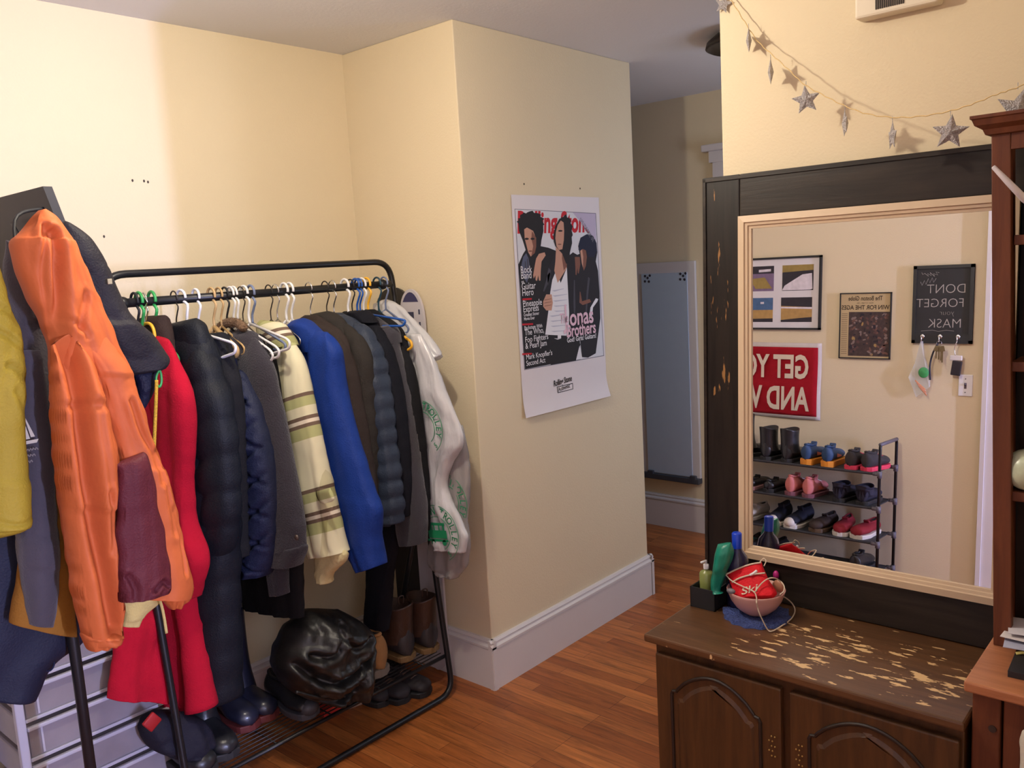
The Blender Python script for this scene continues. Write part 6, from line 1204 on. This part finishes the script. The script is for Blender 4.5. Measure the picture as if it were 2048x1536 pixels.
# clutter in the bowl
for lab, q, r_, mt in (('dark blue crumpled mask in the back of the pink bowl', (1462, 1150), (0.02, 0.026, 0.014), cloth('dark_mask', srgb(36, 40, 70))), ('tan round compact at the right inside the pink bowl', (1557, 1172), (0.008, 0.016, 0.016), mat('compact_tan', srgb(176, 124, 96), 0.4, var=0.1)), ('magenta cap sticking out at the right of the pink bowl', (1552, 1150), (0.008, 0.008, 0.012), mat('magenta', srgb(190, 40, 130), 0.4, var=0.1)), ('grey earphone case lying under the red pouch', (1462, 1182), (0.008, 0.012, 0.007), mat('grey_case', srgb(110, 104, 110), 0.4, var=0.1))):
    p = onz(q, BT+0.004); mb = MB(); mb.sphere(p, r_, 10); o = mb.build('bowl_item', mt, None, True); tag(o, lab, 'small item'); o['group'] = 'small items in the pink bowl'
# red pouch leaning in the bowl
pc_ = Vector((bc.x-0.012, bc.y+0.002, 0)); n0 = Vector((-0.80, 0.0, 0.60)).normalized(); p0 = Vector((pc_.x, pc_.y, BT+0.018))
t = thing('drawstring_pouch', 'red fabric pouch with white drawstring sitting in the pink bowl', 'pouch', p0); rdm = cloth('red_pouch_cloth', srgb(204, 22, 36), rough=0.6)
pq = [(1453, 1146, 1523, 1123), (1456, 1156, 1528, 1136), (1462, 1170, 1534, 1152), (1467, 1182, 1542, 1170), (1471, 1194, 1552, 1186), (1480, 1199, 1548, 1193)]
strip('pouch_body', ('p', (p0, n0)), pq, 0.030, rdm, t, ((0.0015, 10, 3),), seed=92, rings=36, crumple=0.002)
off = 0.0185
def on_pouch(q, k=off): return onp(q, p0+n0*k, n0)
mb = MB(); mb.tube(smooth_pts([on_pouch(q, 0.010) for q in ((1452, 1149), (1475, 1138), (1500, 1129), (1522, 1125))], 20), 0.0022, 8); mb.tube(smooth_pts([on_pouch(q, 0.0175) for q in ((1464, 1165), (1480, 1156), (1505, 1149), (1530, 1146))], 20), 0.0022, 8); mb.build('white_band', M['cord'], t, True)
FPo = Frame(on_pouch((1482, 1190), 0.0172), (onp((1528, 1178), p0, n0)-onp((1482, 1190), p0, n0)), (0, 0, 1))
ydir = n0.cross(FPo.x).normalized(); FPo.y = ydir; FPo.n = FPo.x.cross(ydir)
if FPo.n.dot(n0) < 0: FPo.y = -FPo.y; FPo.n = FPo.x.cross(FPo.y)
cu = FPo.text('script_lettering', 'Ski', 0, 0, 0.026, M['cord'], t, 0.0, 'LEFT', 1.5, 0.0003, 0, 0.2)
mb = MB(); mb.tube(smooth_pts([on_pouch((1514, 1141), .019), on_pouch((1506, 1147), .020), on_pouch((1500, 1150), .020)], 8), 0.0032, 8); mb.build('toggle', M['white_plastic'], t, True)
def otop(q, z): return onz(q, z)
cpts = [on_pouch((1452, 1150), .013), on_pouch((1464, 1162), .021), on_pouch((1490, 1175), .024), on_pouch((1508, 1184), .024), on_pouch((1513, 1195), .026), otop((1513, 1204), BT+0.008), otop((1515, 1214), Z+0.066), otop((1519, 1227), Z+0.050), otop((1525, 1240), Z+0.032), otop((1531, 1252), Z+0.016), otop((1537, 1261), Z+0.004), otop((1545, 1262), Z+0.003), otop((1563, 1252), Z+0.004), otop((1582, 1238), Z+0.004), otop((1590, 1222), Z+0.006), otop((1585, 1208), Z+0.018), otop((1572, 1196), Z+0.05), otop((1560, 1190), BT+0.004), otop((1567, 1183), BT+0.012), otop((1568, 1172), BT+0.02), otop((1560, 1162), BT+0.022), on_pouch((1548, 1156), .022), on_pouch((1535, 1158), .024), on_pouch((1522, 1168), .024), on_pouch((1510, 1184), .025)]
mb = MB(); mb.tube(smooth_pts(cpts, 150), 0.0016, 7); mb.tube(smooth_pts([on_pouch((1520, 1124), .008), on_pouch((1527, 1117), .010), on_pouch((1532, 1122), .010), on_pouch((1528, 1132), .012)], 14), 0.0014, 6); mb.build('drawstring', M['cord'], t, True)
